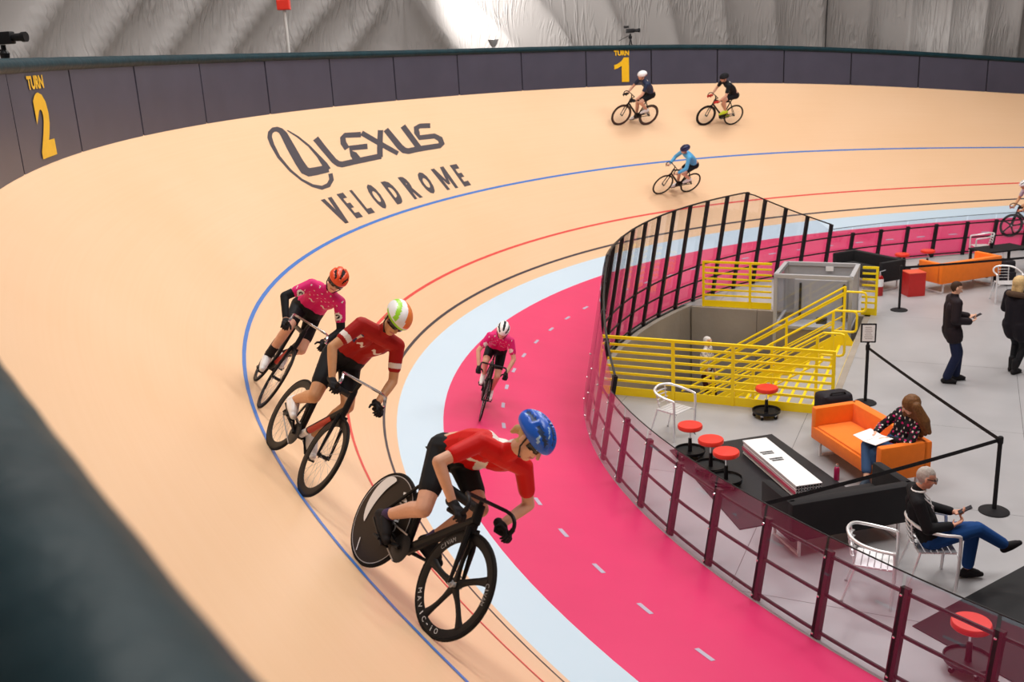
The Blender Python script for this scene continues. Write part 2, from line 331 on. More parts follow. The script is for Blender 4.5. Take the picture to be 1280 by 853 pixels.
# arc length of the barrier foot -> s
_bs = np.linspace(-30, 30, 601); _bp = np.array([surf(float(a), RT)[:] for a in _bs]); _cum = np.concatenate([[0], np.cumsum(np.linalg.norm(np.diff(_bp, axis=0), axis=1))])
_cum -= float(np.interp(0., _bs, _cum))
def s_at(a): return float(np.interp(a, _cum, _bs))
wall = struct(thing('wall_outer', 'grey panelled barrier around the top of the banking', 'wall'))
back = MB(); N = 130
for i in range(N+1):
    s = S0+(S1-S0)*i/N
    for off, h in ((.04, -.05), (.04, hb(s)-.07), (.10, hb(s)-.07), (.10, -.3)): back.v.append(tuple(bpt(s, off, h)))
for i in range(N):
    for j in range(4): a = i*4+j; b = i*4+(j+1) % 4; back.f.append((a, b, b+4, a+4)); back.m.append(0)
obj('backing_board', back, DARK, wall, 30)
PW = 2.44; SM0 = 13.0686
def panel_pt(i, u, h, off=0.):
    a = SM0 - (i+u)*PW; s = s_at(a); return bpt(s, off, h*(hb(s)-.09)+.004)
for i in range(-4, 17):
    mb = MB(); nn = 6; jit = random.uniform(-.006, .006); g = .009
    for j in range(nn+1):
        u = g+(1-2*g)*j/nn
        for off, h in ((.0, .0), (.0, 1.), (.035, 1.), (.035, .0)): mb.v.append(tuple(panel_pt(i, u, h, off+jit*(1 if h else .2))))
    for j in range(nn):
        for q in range(4): a = j*4+q; b = j*4+(q+1) % 4; mb.f.append((a, b, b+4, a+4)); mb.m.append(0)
    mb.f += [(0, 1, 2, 3), tuple(nn*4+q for q in (3, 2, 1, 0))]; mb.m += [0, 0]
    o = obj('panel', mb, PANEL, wall, 30)
    if i in (0, 9):
        def P(u0, u1, v0, v1): return lambda x, y: tuple(panel_pt(i, u0+(u1-u0)*x, 1-(v1+(v0-v1)*y), -.012))
        word = [(.30, .56, .10, .235)] if i == 0 else [(.43, .66, .065, .20)]
        u0, u1, v0, v1 = word[0]; V, F = glyph('TURN', .04); lo = V.min(0); hi = V.max(0)
        text_obj('TURN', P(u0, u1, v0, v1), 'word', YTXT, o, .045)
        if i == 0: text_obj('2', P(.335, .575, .27, .93), 'numeral', YTXT, o, .055)
        else:
            f1 = P(.43, .655, .25, .90); mb = MB(); poly = [(.50, 0), (1, 0), (1, 1), (.66, 1), (.50, .86), (.22, .74), (0, .70), (0, .52), (.28, .58), (.50, .66)]
            mb.add([f1(x, y) for x, y in poly], [(0, 1, 2, 3, 4, 9), (4, 5, 8, 9), (5, 6, 7, 8)]); mb.uv = [(0, 0)]*10; obj('numeral', mb, YTXT, o, 0)
# scuffs low on the panels are left to the material; padded rail along the top
pad = MB(); n = 14; path = []
M_ = 220
PS = list(np.linspace(S0, 15.5, 150))+list(np.linspace(15.52, 20.5, 260))+list(np.linspace(20.6, S1, 30)); M_ = len(PS)-1
for i in range(M_+1):
    s = float(PS[i]); p = bpt(s, .045+.035*min(1, max(0, (s-17.2)/1.2)), hb(s)-.085); T, _, _ = lframe(s, RT-.2); k, nn, b = frame(s); near = min(1, max(0, (s-9)/8))
    for q in range(n):
        a = 2*PI*q/n; w_ = .10; h_ = .085; wob = 1+.02*math.sin(s*9+q) + (.010*math.sin(s*31+1.3*math.sin(s*7)+.5*q)*math.sin(s*11+q*.3) if s > 15.5 else 0)
        pad.v.append(tuple(p + nn*math.cos(a)*w_*wob + Vector((0, 0, 1))*math.sin(a)*h_*wob))
for i in range(M_):
    for q in range(n): l = (q+1) % n; pad.f.append((i*n+q, i*n+l, (i+1)*n+l, (i+1)*n+q)); pad.m.append(0)
tag(obj('padded_rail', pad, PAD, None, 180), 'dark green padded tube running along the top of the grey barrier', 'rail')
# skirt + walkway behind the barrier, dome
def ring(name, prof, m, ds=.6, kind=True, uvs=None, s0=S0, s1=S1):
    mb = MB(); nS = int((s1-s0)/ds); mb.uv = []
    for i in range(nS+1):
        s = s0+(s1-s0)*i/nS
        for (off, z) in prof:
            p = bpt(s, off, 0); p.z = z; mb.v.append(tuple(p)); mb.uv.append((s, z))
    K = len(prof)
    for i in range(nS):
        for j in range(K-1): a = i*K+j; mb.f.append((a, a+1, a+K+1, a+K)); mb.m.append(0)
    o = obj(name, mb, m, None, 60)
    if kind: struct(o)
    return o
walk = struct(obj('walkway', MB(), CONC, None, 0)) if False else None
mb = MB(); mb.uv = []
for i in range(131):
    s = S0+(S1-S0)*i/130
    for off in (.10, 3.9): p = bpt(s, off, -.05); mb.v.append(tuple(p)); mb.uv.append((s, off))
for i in range(130): mb.f.append((2*i, 2*i+1, 2*i+3, 2*i+2)); mb.m.append(0)
struct(obj('walkway_floor', mb, CONC, None, 0))
# dome fabric: billowing lobes between seams, leaning inward as it rises
def lean_at(s):   # how far a seam drifts along s per metre of height
    return float(np.interp(s, [-28, -17, -14, -11, -9, -7, -5.5, -4.4, -3.8, -3, 0, 6, 14, 24], [0, .0, .15, .3, .55, 1.0, 1.3, 1.0, -1.0, -1.3, -1.15, -1.1, -.9, -.6]))*.62
LOBE = 1.35
def dome_pt(s, h):
    # h: metres above the barrier foot
    s2 = s - 0*h; k, n, b = frame(max(-29, min(24, s2)))
    ph = (s - lean_at(s)*(h-1.2))/LOBE
    bulge = abs(math.sin(PI*ph))**.6*.34
    off = 3.9 - .16*max(0, h)**1.5*.35 + bulge - .12
    off = max(off, -9)
    p = bpt(max(-29, min(24, s2)), off, 0); p.z = 4.9 + h if True else 0
    return p
mb = MB(); mb.uv = []; hs = [-.5, .1, .5, .8] + [1+.2*i for i in range(12)] + [3.8, 4.6, 5.6, 7, 8.6, 10.3]
sm = np.linspace(-28, 24, 521)
for s in sm:
    for h in hs: mb.v.append(tuple(dome_pt(float(s), h))); mb.uv.append((float(s), h))
K = len(hs)
for i in range(len(sm)-1):
    for j in range(K-1): a = i*K+j; mb.f.append((a, a+1, a+K+1, a+K)); mb.m.append(0)
struct(obj('wall_dome', mb, DOME, None, 180))
# dome crown over the hall and the part of the hull behind the camera
mb = MB(); mb.uv = []
outer = [dome_pt(float(s), 10.3) for s in np.linspace(-28, 24, 53)]
cx = 6.; cy = 0.
rest = []
a0 = outer[-1]; a1 = outer[0]
for t in np.linspace(.08, .92, 16):
    ang0 = math.atan2(a0.y-cy, a0.x-cx); ang1 = math.atan2(a1.y-cy, a1.x-cx)
    if ang1 < ang0: ang1 += 2*PI
    a = ang0+(ang1-ang0)*t; rr = (a0-Vector((cx, cy, a0.z))).length*(1-t)+(a1-Vector((cx, cy, a1.z))).length*t
    rest.append(Vector((cx+math.cos(a)*rr, cy+math.sin(a)*rr, 15.2)))
allp = outer+rest
mb.v = [(cx, cy, 18.5)]+[tuple(Vector((cx, cy, 18.0))*.45+p*.55+Vector((0, 0, .9))) for p in allp]+[tuple(p) for p in allp]; L = len(allp)
for i in range(L): j = (i+1) % L; mb.f += [(0, 1+i, 1+j), (1+i, 1+L+i, 1+L+j, 1+j)]; mb.m += [0, 0]
mb.uv = [(v[0]*.3, v[1]*.3) for v in mb.v]
struct(obj('ceiling', mb, mat('dome_plain', (.55, .52, .50), .6), None, 180))
mb = MB(); ends = [a0]+rest+[a1]
for p in ends: mb.v += [tuple(p), (p.x, p.y, -.5)]
for i in range(len(ends)-1): mb.f.append((2*i, 2*i+1, 2*i+3, 2*i+2)); mb.m.append(0)
struct(obj('wall_back', mb, MATS['dome_plain'], None, 180))
mb = MB(); g = 60.
mb.add([(-g, -g, -2.62), (g, -g, -2.62), (g, g, -2.62), (-g, g, -2.62)], [(0, 1, 2, 3)])
struct(obj('ground', mb, CONC, None, 0))

# ------------------------------------------------------------------ infield floor in slabs, stair pit
O2 = Vector((-10.95, 1.71, 0)); U2 = Vector((.903, -.430, 0)).normalized(); V2 = Vector((.430, .903, 0)).normalized()
RZ = math.atan2(U2.y, U2.x)
def W(u, v, z=0.): return O2+U2*u+V2*v+Vector((0, 0, z))
MW = Matrix((U2, V2, Vector((0, 0, 1)))).transposed().to_4x4(); MW.translation = O2
def inside_r(p):   # lateral distance to the azur edge, negative inside
    d = (CX-p.x)**2+(CY-p.y)**2; i = int(np.argmin(d)); return (p.x-CX[i])*NX[i]+(p.y-CY[i])*NY[i], SS[i]
floor = struct(thing('floor', 'polished grey concrete infield floor in slabs', 'floor'))
PU = 3.62; PV = 6.43
us = [-9.85, -6.45, -3.1, .2, 3.25, 3.62, 6.35, 9.5, 12.6, 15.7, 18.8, 22, 25]; vs_ = [-18, -14.4, -11.6, -8.7, -5.76, -2.9, 0, 3.2, 6.43, 9.6, 12.8, 16]
def clip_slab(u0, u1, v0, v1):
    c = 0
    for a in (u0, (u0+u1)/2, u1):
        for b in (v0, (v0+v1)/2, v1):
            r, s = inside_r(W(a, b))
            if r < -2.0 : c += 1
    return c
gp = .003
for a in range(len(us)-1):
    for b in range(len(vs_)-1):
        u0, u1, v0, v1 = us[a], us[a+1], vs_[b], vs_[b+1]
        if u0 < PU-.1 and v0 > -.1 and v1 < PV+.1: continue
        if us[a+1] == 3.62 and not(-.1 < v0 < PV): continue
        if us[a] == 3.25 and us[a+1] == 3.62: continue
        if us[a] == 3.62 and not(-.1 < v0 and v1 < PV+.1): u0 = 3.25
        if not clip_slab(u0, u1, v0, v1): continue
        # polygon clipped to under the apron
        nu = 6; grid = []
        mb = MB(); dz = random.uniform(-.0006, .0006)
        nu, nv = 8, 8
        cells = [[u0+gp+(u1-u0-2*gp)*i/nu, v0+gp+(v1-v0-2*gp)*j/nv] for i in range(nu+1) for j in range(nv+1)]
        rr = [inside_r(W(*c))[0] for c in cells]
        used = {}
        for i in range(nu):
            for j in range(nv):
                q = [i*(nv+1)+j, (i+1)*(nv+1)+j, (i+1)*(nv+1)+j+1, i*(nv+1)+j+1]
                if min(rr[k] for k in q) > -2.15: continue
                for k in q:
                    if k not in used: used[k] = len(mb.v); mb.v.append(tuple(W(*cells[k], dz-.0)))
                mb.f.append(tuple(used[k] for k in q)); mb.m.append(0)
        if not mb.f: continue
        me = mb.mesh('slab', FLOORM, 0)
        link('slab', me, floor)
mb = MB(); mb.add([W(-3, -18, -.012), W(25, -18, -.012), W(25, -.02, -.012), W(-3, -.02, -.012)], [(0, 1, 2, 3)])
mb.add([W(-3, PV+.02, -.012), W(25, PV+.02, -.012), W(25, 16, -.012), W(-3, 16, -.012)], [(0, 1, 2, 3)])
mb.add([W(PU+.02, -.02, -.012), W(25, -.02, -.012), W(25, PV+.02, -.012), W(PU+.02, PV+.02, -.012)], [(0, 1, 2, 3)])
obj('joint_bed', mb, mat('joint_grey', (.10, .10, .10), .8), floor, 0)
PD = -2.12
pit = struct(thing('wall_pit', 'concrete walls of the stair pit', 'wall'))
def wallseg(a, b, z0, z1, nm='wall_panel'):
    mb = MB(); a = Vector(a); b = Vector(b); n = Vector((0, 0, 1)).cross(b-a).normalized()*.12
    mb.add([(*a.xy, z0), (*b.xy, z0), (*(b+n).xy, z0), (*(a+n).xy, z0), (*a.xy, z1), (*b.xy, z1), (*(b+n).xy, z1), (*(a+n).xy, z1)], [(0, 1, 5, 4), (1, 2, 6, 5), (2, 3, 7, 6), (3, 0, 4, 7), (4, 5, 6, 7), (0, 3, 2, 1)])
    obj(nm, mb, CONC, pit, 0)
k1 = []
for s in np.arange(-3.9, 6.2, 1.2): k, n, b = frame(float(s)); k1.append(k-n*(WP+.07))
for a, b in zip(k1[:-1], k1[1:]): d = (b-a).normalized()*.006; wallseg(a+d, b-d, PD, .0)
for a, b in ((W(-.3, PV), W(1.2, PV)), (W(1.21, PV), W(2.4, PV)), (W(2.41, PV), W(PU+.12, PV))): wallseg(b, a, PD, -.004)
wallseg(W(PU, 0), W(PU, PV), PD, -.004)
for i in range(3): wallseg(W(-.6+i*1.41+.005, 0), W(-.6+(i+1)*1.41-.005, 0), PD, -.004)
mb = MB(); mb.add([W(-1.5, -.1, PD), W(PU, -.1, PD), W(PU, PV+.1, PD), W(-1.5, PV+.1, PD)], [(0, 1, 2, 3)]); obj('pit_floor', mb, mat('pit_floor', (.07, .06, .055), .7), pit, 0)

# ------------------------------------------------------------------ stairs
def flight(v0, v1, label, tm, nosing, n=11, u0=3.5, rise=.185, run=.29):
    t = thing('staircase', label, 'stairs', MW)
    for k in range(n):
        z = -(k+1)*rise; u = u0-(k+1)*run
        obj('tread', MB().box((u+run/2-.01, (v0+v1)/2, z-.02), (run-.03, v1-v0-.08, .04)), tm, t, 0)
        obj('riser', MB().box((u+run-.012, (v0+v1)/2, z+rise/2-.02), (.012, v1-v0-.08, rise-.045)), nosing, t, 0)
        obj('nosing', MB().box((u-.005, (v0+v1)/2, z-.015), (.05, v1-v0-.08, .055)), nosing, t, 0)
    L = n*run; H = n*rise
    for v, nm in ((v1, 'stringer'),):
        a = Vector((u0-.1, v, -.03)); b = Vector((u0-L, v, -H+.03))
        obj(nm, MB().beam(a, b, .04, .36), YEL, t, 0)
    return t
flight(.10, 4.62, 'wide flight of pale steps with yellow nosings descending into the stair pit', FLOORM, YEL)

# ------------------------------------------------------------------ yellow guards
def guard(label, pts_uv, posts, nr=7, H=1.07, kick=True, group=None):
    (ua, va), (ub, vb) = pts_uv; t = thing('guard_rail', label, 'railing', MW); A = Vector((ua, va, 0)); B = Vector((ub, vb, 0)); d = (B-A).normalized()
    for i in range(nr):
        z = H - .02 - i*(H-.20)/(nr-.3); r = .024 if i == 0 else .019
        obj('rail', MB().beam(A+Vector((0, 0, z)), B+Vector((0, 0, z)), r*2, r*2), YEL, t, 0, )
    for f in posts:
        P = A+(B-A)*f; obj('post', MB().beam(P+Vector((0, 0, -.12)), P+Vector((0, 0, H)), .052, .052, up=d), YEL, t, 0)
    if kick: obj('kick_plate', MB().beam(A+Vector((0, 0, .075)), B+Vector((0, 0, .075)), .014, .15), YEL, t, 0)
    return t
guard('long yellow guard rail along the near edge of the stair pit', ((-.28, 0), (3.62, 0)), (.0, .333, .593, 1.))
guard('yellow guard rail on the far pit edge, left of the grey lift', ((-.05, PV), (1.50, PV)), (0, .69,))
guard('short yellow guard rail right of the grey lift', ((3.42, PV), (3.72, PV)), (1.,), nr=7)
SL = .185/.29
def slope_guard(v, label, zs, loop_u, posts, topz, u0=3.25, u1=.3, fat=False, mid=True):
    t = thing('stair_handrail', label, 'railing', MW)
    def pt(u, z): return Vector((u, v, z-(u0-u)*SL))
    for i, z in enumerate(zs):
        r = .021 if z > .8 else .016
        obj('rail', MB().tube([pt(u0, z), pt(u1, z)], r, 8), YEL, t)
    # extension loop past the top nosing
    a, b = .90, .50; R = .07
    path = [pt(u0, a), Vector((loop_u-R, v, a)), Vector((loop_u-.02, v, a-.02)), Vector((loop_u, v, a-R)), Vector((loop_u, v, b+R)), Vector((loop_u-.02, v, b+.02)), Vector((loop_u-R, v, b)), Vector((u0-.02, v, b))]
    obj('extension_loop', MB().tube(path, .023, 8), YEL, t)
    for u in posts:
        P = pt(u, 0); obj('post', MB().beam(P+Vector((0, 0, -.22)), P+Vector((0, 0, topz)), .05, .05), YEL, t, 0)
    return t
slope_guard(4.75, 'farthest sloping yellow handrail, beside the grey lift', (1.0, .885, .84, .62, .40, .18), 3.66, (3.25, 2.12, 1.0), 1.0)
slope_guard(3.20, 'middle one of the three sloping yellow handrails', (.90, .66, .40, .16), 3.64, (3.22, 2.1, .95), .9)
slope_guard(1.62, 'nearest sloping yellow handrail, over the pale steps', (.90, .64, .38), 3.60, (3.15, 2.05, 1.0), .9)

# ------------------------------------------------------------------ platform lift
lift = thing('platform_lift', 'grey wheelchair lift enclosure with clear upper panels on the far pit edge', 'lift', MW)
lu0, lu1, lv0, lv1, lh = 1.82, 3.33, 5.08, 6.38, 1.1
P4 = [(lu0, lv0), (lu1, lv0), (lu1, lv1), (lu0, lv1)]
for (u, v) in P4: obj('corner_post', MB().box((u, v, (lh+PD)/2), (.07, .07, lh-PD)), GREY, lift, 0)
for a, b in ((0, 1), (1, 2), (2, 3), (3, 0)):
    A = Vector((*P4[a], 0)); B = Vector((*P4[b], 0)); z = Vector((0, 0, 1))
    obj('top_frame', MB().beam(A+z*lh, B+z*lh, .085, .075), GREY, lift, 0)
    obj('sill_frame', MB().beam(A+z*0, B+z*0, .06, .06), GREY, lift, 0)
    if a == 0: obj('clear_panel', MB().beam(A+z*.55, B+z*.55, .01, 1.0), GLASS, lift, 0)
    elif a == 2 or a == 1: obj('side_panel', MB().beam(A+z*.55, B+z*.55, .03, 1.05), GREY, lift, 0)
    elif a == 3: obj('clear_panel', MB().beam(A+z*.55, B+z*.55, .01, 1.0), GLASS, lift, 0)
obj('car_wall', MB().box((2.62, 6.0, .36), (1.1, .05, .95)), GREY, lift, 0, .01)
obj('car_floor', MB().box((2.62, 5.7, -.1), (1.35, 1.1, .08)), GREY, lift, 0)
for u in (2.2, 3.1): obj('door_edge', MB().box((u, 5.96, .34), (.045, .04, .84)), BLK, lift, 0)
obj('notice_card', MB().box((2.75, 6.3, 1.02), (.16, .012, .10)), WHT, lift, 0)
obj('shaft_panel', MB().box(((lu0+lu1)/2, lv0, -.65), (lu1-lu0, .03, 1.2)), CONC, lift, 0)
obj('control_box', MB().box((2.75, 5.25, .13), (.22, .12, .13)), BLK, lift, 0, .02)

# ------------------------------------------------------------------ infield fence
POSTS = [17.25, 16.25, 15.25, 14.25, 13.25, 12.25, 11.25, 10.25, 9.25, 8.25, 7.25, 6.25, 5.25, 4.25, 3.2, 2.1, 1.05, 0.05, -.9, -1.85, -2.8, -3.75, -4.75, -5.72, -6.6, -7.57, -8.53, -9.53, -10.4, -11.42, -12.35, -13.3, -14.3, -15.2, -16.15, -17.1, -18.05, -19]
def fh(s):  # vertical height of a post
    return float(np.interp(s, [-9.56, -9.53, -5.72, 4.25, 8.25, 8.3], [.93, 1.23, 2.42, 2.42, 1.28, .93]))
def fp(s, h, off=0.):
    k, n, b = frame(s); p = k - n*(WP+.01) - n*(h*.172) + n*off; p.z = h; return p
fence = thing('infield_fence', 'curved fence of inward leaning black posts and clear panels between apron and infield', 'fence')
for s in POSTS:
    h = fh(s); k, n, b = frame(s); T = Vector((-n.y, n.x, 0))
    po = obj('post', MB().beam(fp(s, -.02), fp(s, h), .062, .085, up=T), BLK, fence, 0)
    if s > 2 and False: pass
    for hh in (.08, .47, .88):
        if -14 < s: obj('bolt_head', MB().lathe(fp(s, hh, .056), n, [(.014, 0), (.014, .012), (.008, .018)], 8), CHR, po)
def frail(name, hs, a, b, r=.017, m=BLK, off=.0, ds=.5):
    n_ = max(2, int(abs(b-a)/ds)+1); pts = [fp(a+(b-a)*i/n_, hs(a+(b-a)*i/n_) if callable(hs) else hs, off) for i in range(n_+1)]
    return obj(name, MB().tube(pts, r, 6), m, fence)
for hh, nm in ((.88, 'top_rail'), (.48, 'middle_rail'), (.08, 'bottom_rail')): frail(nm, hh, 17.5, -19, .020)
frail('high_rail', fh, 8.25, -9.53, .018)
frail('kerb', -.0, 17.5, -19, .02, GREY, .03)
GH = 1.09
for a, b in zip(POSTS[:-1], POSTS[1:]):
    mb = MB(); nn = 2; off = .05; d = .02
    for i in range(nn+1):
        s = a-d+(b-a+2*d)*i/nn; h = max(fh(s)-.02, GH) if -9.5 < s < 8.25 else GH
        for o_ in (off, off+.006): mb.v += [tuple(fp(s, .03, o_)), tuple(fp(s, h, o_))]
    for i in range(nn):
        q = i*4; mb.f += [(q, q+1, q+5, q+4), (q+2, q+6, q+7, q+3), (q+1, q+3, q+7, q+5), (q, q+4, q+6, q+2)]; mb.m += [0]*4
    mb.f += [(0, 2, 3, 1), (nn*4, nn*4+1, nn*4+3, nn*4+2)]; mb.m += [0, 0]
    o = obj('clear_panel', mb, GLASS, fence, 0); 
frail('edge_trim', GH, 17.4, 8.3, .008, BLK, .05, .4); frail('edge_trim', GH, -9.6, -19, .008, BLK, .05, .4)
# ------------------------------------------------------------------ seating and infield furniture
def sofa(label, loc, ang, fab, L=1.72, D=.76, H=.72):
    t = thing('sofa', label, 'sofa', None, None, loc, ang)     # local: x along, +y front
    base = MB().box((0, .03, .335), (L-.04, D-.06, .19)); obj('seat', base, fab, t, 30, .03)
    obj('backrest', MB().box((0, -D/2+.075, .48), (L, .15, .48)), fab, t, 30, .035)
    for s in (-1, 1): obj('armrest', MB().box((s*(L/2-.06), .02, .48), (.12, D-.06, .48)), fab, t, 30, .035)
    obj('seat_cushion', MB().box((0, .07, .42), (L-.25, D-.2, .08)), fab, t, 30, .03)
    for s in (-1, 1):
        x = s*(L/2-.16); p = [(x, -D/2+.1, .25), (x, -D/2+.1, .02), (x, D/2-.08, .02), (x, D/2-.08, .25)]
        obj('sled_leg', MB().beam(p[0], p[1], .03, .03).beam((x, -D/2+.085, .015), (x, D/2-.065, .015), .03, .03).beam(p[2], p[3], .03, .03), WHT, t, 0)
    return t
sofa('orange sofa seating the woman who reads, beside the stanchion belt', (-7.93, -2.03, 0), math.radians(-77.5)+PI, ORG)
sofa('charcoal sofa with its back to the clear fence, beside the rubber mat', (-8.96, -3.84, 0), math.radians(13), BFAB, 1.62, .75)
sofa('charcoal sofa behind the grey lift, with end panel by the extinguisher', (-3.98, 8.72, 0), math.radians(-66)+PI, BFAB, 1.66, .75)
sofa('orange sofa seen from behind, at the far end of the infield', (-2.08, 7.98, 0), math.radians(20), ORG, 1.80, .75)
obj_cube = thing('side_table', 'red box side table between charcoal and orange sofas', 'table', None, None, (-3.36, 7.52, 0), .07)
obj('body', MB().box((0, 0, .27), (.40, .40, .54)), REDD, obj_cube, 0, .006); obj('top', MB().box((0, 0, .548), (.41, .41, .016)), mat('red_top', (.75, .10, .05), .4), obj_cube, 0)

def stool_parts(t):
    obj('seat', MB().lathe((0, 0, .44), (0, 0, 1), [(.165, 0), (.178, .012), (.18, .05), (.17, .066), (1e-5, .07)], 28), REDP, t)
    obj('seat_plate', MB().lathe((0, 0, .425), (0, 0, 1), [(.10, 0), (.13, .015)], 16), BLK, t)
    obj('piston', MB().lathe((0, 0, .26), (0, 0, 1), [(.013, 0), (.013, .17)], 10), CHR, t)
    obj('column', MB().lathe((0, 0, .09), (0, 0, 1), [(.034, 0), (.030, .02), (.026, .20)], 12), BLK, t)
    obj('tray', MB().lathe((0, 0, .075), (0, 0, 1), [(1e-5, 0), (.205, 0), (.22, .012), (.225, .05), (.215, .05), (.205, .018), (1e-5, .016)], 30), BLK, t)
    obj('lever', MB().tube([(.02, 0, .415), (.06, .02, .41), (.085, .03, .37)], .006, 6), BLK, t)
    for k in range(5):
        a = 2*PI*k/5; x, y = .185*math.cos(a), .185*math.sin(a)
        c = obj('caster', MB().lathe((x-.012*math.sin(a), y+.012*math.cos(a), .032), (math.sin(a), -math.cos(a), 0), [(.018, -.004), (.032, 0), (.032, .018), (.018, .022)], 12), BLKM, t)
        obj('caster_fork', MB().box((x, y, .062), (.03, .03, .03)), CHR, c, 0)
st0 = thing('roller_stool', 'red roller stool standing alone before the yellow guard rail', 'stool', None, 'red roller stools', (-8.71, .25, 0), .3); stool_parts(st0)
for (x, y), lab in (((-10.22, -1.22), 'red roller stool nearest the aluminium chair, leftmost of three by the fence'), ((-10.04, -1.80), 'middle one of three red roller stools by the fence'),
                    ((-9.93, -2.26), 'red roller stool nearest the white bundle, rightmost of three by the fence'), ((-8.63, -6.55), 'red roller stool on the black mat in the lower right corner'),
                    ((-2.73, 9.75), 'far red roller stool behind the stanchion, left of the pair'), ((-1.97, 10.0), 'far red roller stool behind the orange sofa, right of the pair')):
    copy_tree(st0, TM((x, y, .013 if y < -1 else 0), random.uniform(0, 6)), lab)

def chair_parts(t):   # aluminium bistro armchair, faces +x
    s = .045
    ring = [(.20, -.25, .0), (.215, -.26, .30), (.215, -.262, .62), (.18, -.268, .665), (.05, -.275, .68), (-.12, -.25, .71), (-.23, -.17, .745), (-.275, 0, .76), (-.23, .17, .745), (-.12, .25, .71), (.05, .275, .68), (.18, .268, .665), (.215, .262, .62), (.215, .26, .30), (.20, .25, 0)]
    pts = []
    P = [Vector(p) for p in ring]
    for i in range(len(P)-1):
        for q in range(3):
            f = q/3; a = P[max(0, i-1)]; b = P[i]; c = P[i+1]; d = P[min(len(P)-1, i+2)]
            pts.append(.5*((2*b)+(c-a)*f+(2*a-5*b+4*c-d)*f*f+(3*b-a-3*c+d)*f**3))
    pts.append(P[-1])
    obj('arm_frame', MB().tube(pts, .0185, 8), ALU, t)
    for y in (-.2, .2): obj('rear_leg', MB().tube([(-.16, y*.95, .44), (-.20, y, .30), (-.29, y*1.12, 0)], .0125, 8), ALU, t)
    for y in (-.10, .10): obj('back_upright', MB().tube([(-.19, y, .43), (-.235, y*1.05, .58), (-.255, y*1.1, .745)], .010, 6), ALU, t)
    obj('seat_frame', MB().tube([(.21, -.255, .40), (.205, -.19, .425), (-.18, -.18, .425), (-.18, .18, .425), (.205, .19, .425), (.21, .255, .40)], .011, 8), ALU, t)
    for i in range(6): obj('seat_slat', MB().box((-.15+i*.066, 0, .438), (.055, .40, .008)), ALU, t, 0)
    for i in range(4):
        z = .50+i*.062; x = -.205-.045*((z-.43)/.3); obj('back_slat', MB().tube([(x+.012, -.125, z), (x-.006, -.06, z), (x-.008, .06, z), (x+.012, .125, z)], .022, 6, flat=.16), ALU, t, 180)
    for (x, y) in ((.20, -.25), (.20, .25), (-.29, -.224), (-.29, .224)): obj('foot_cap', MB().lathe((x, y, 0), (0, 0, 1), [(.017, 0), (.017, .022)], 8), BLKM if x > 5 else GREY, t)
ch0 = thing('armchair', 'empty aluminium armchair in front of the yellow guard rail', 'chair', None, 'slatted aluminium armchairs', (-10.30, -.30, 0), math.radians(-48)); chair_parts(ch0)
for (x, y, a), lab in (((-9.02, -5.18, -25), 'empty aluminium armchair behind the clear fence, beside the seated man'), ((-8.30, -4.93, -8), 'aluminium armchair the grey haired man sits in'),
                       ((-.35, 10.5, 170), 'far aluminium armchair left of the black table'), ((.75, 8.75, 175), 'far aluminium armchair right of the black table'),
                       ((-1.75, 6.45, -100), 'aluminium armchair standing behind the blonde woman')):
    copy_tree(ch0, TM((x, y, 0), math.radians(a)), lab)

def stanchion(label, loc):
    t = thing('stanchion', label, 'stanchion', None, 'belt stanchions', loc)
    obj('base', MB().lathe((0, 0, 0), (0, 0, 1), [(.18, 0), (.18, .012), (.16, .025), (.04, .04), (1e-5, .045)], 32), BLKM, t)
    obj('pole', MB().lathe((0, 0, .03), (0, 0, 1), [(.026, 0), (.026, .88)], 16), BLKM, t)
    obj('belt_head', MB().lathe((0, 0, .91), (0, 0, 1), [(.026, 0), (.034, .005), (.034, .085), (.026, .095), (1e-5, .1)], 16), BLKM, t)
    return t
A1 = Vector((-6.84, -3.42, 0)); A2 = Vector((-4.19, 6.22, 0)); A0 = Vector((-6.98, .62, 0)); A3 = Vector((.8, 6.9, 0))
s1 = stanchion('black stanchion at the belt corner, near the seated man', A1)
s2 = stanchion('black stanchion standing before the far red box table', A2)
s0_ = stanchion('black stanchion carrying the framed notice, behind the orange sofa', A0)
s3 = stanchion('black stanchion behind the blonde woman at the right edge', A3)
def belt(par, root, a, b, sag=.02):
    o = Vector(root); n_ = 10; mb = MB(); a = Vector(a); b = Vector(b); d = (b-a).normalized(); nrm = d.cross(Vector((0, 0, 1))).normalized()*.0015
    for i in range(n_+1):
        t = i/n_; p = a+(b-a)*t - Vector((0, 0, sag*4*t*(1-t))) - o
        mb.v += [tuple(p+nrm+Vector((0, 0, .025))), tuple(p+nrm-Vector((0, 0, .025))), tuple(p-nrm-Vector((0, 0, .025))), tuple(p-nrm+Vector((0, 0, .025)))]
    for i in range(n_):
        for k in range(4): l = (k+1) % 4; mb.f.append((i*4+k, i*4+l, i*4+4+l, i*4+4+k)); mb.m.append(0)
    obj('belt', mb, BLKM, par, 0)
z96 = Vector((0, 0, .955))
belt(s1, A1, A1+z96+Vector((-.0, .03, 0)), A0+z96+Vector((0, -.03, 0)))
belt(s1, A1, A1+z96+Vector((-.03, 0, 0)), fp(13.05, 1.0, -.06))
belt(s2, A2, A2+z96, A3+z96)
fr = thing('notice_frame', 'small black framed white notice on top of the stanchion behind the sofa', 'sign', None, None, A0+Vector((0, 0, 1.0)), math.radians(-12))
obj('frame', MB().box((0, 0, .20), (.24, .018, .32)), BLKM, fr, 0, .004); obj('sheet', MB().box((0, -.0115, .20), (.19, .004, .27)), WHT, fr, 0)
obj('stem', MB().box((0, 0, .02), (.04, .012, .06)), BLKM, fr, 0)
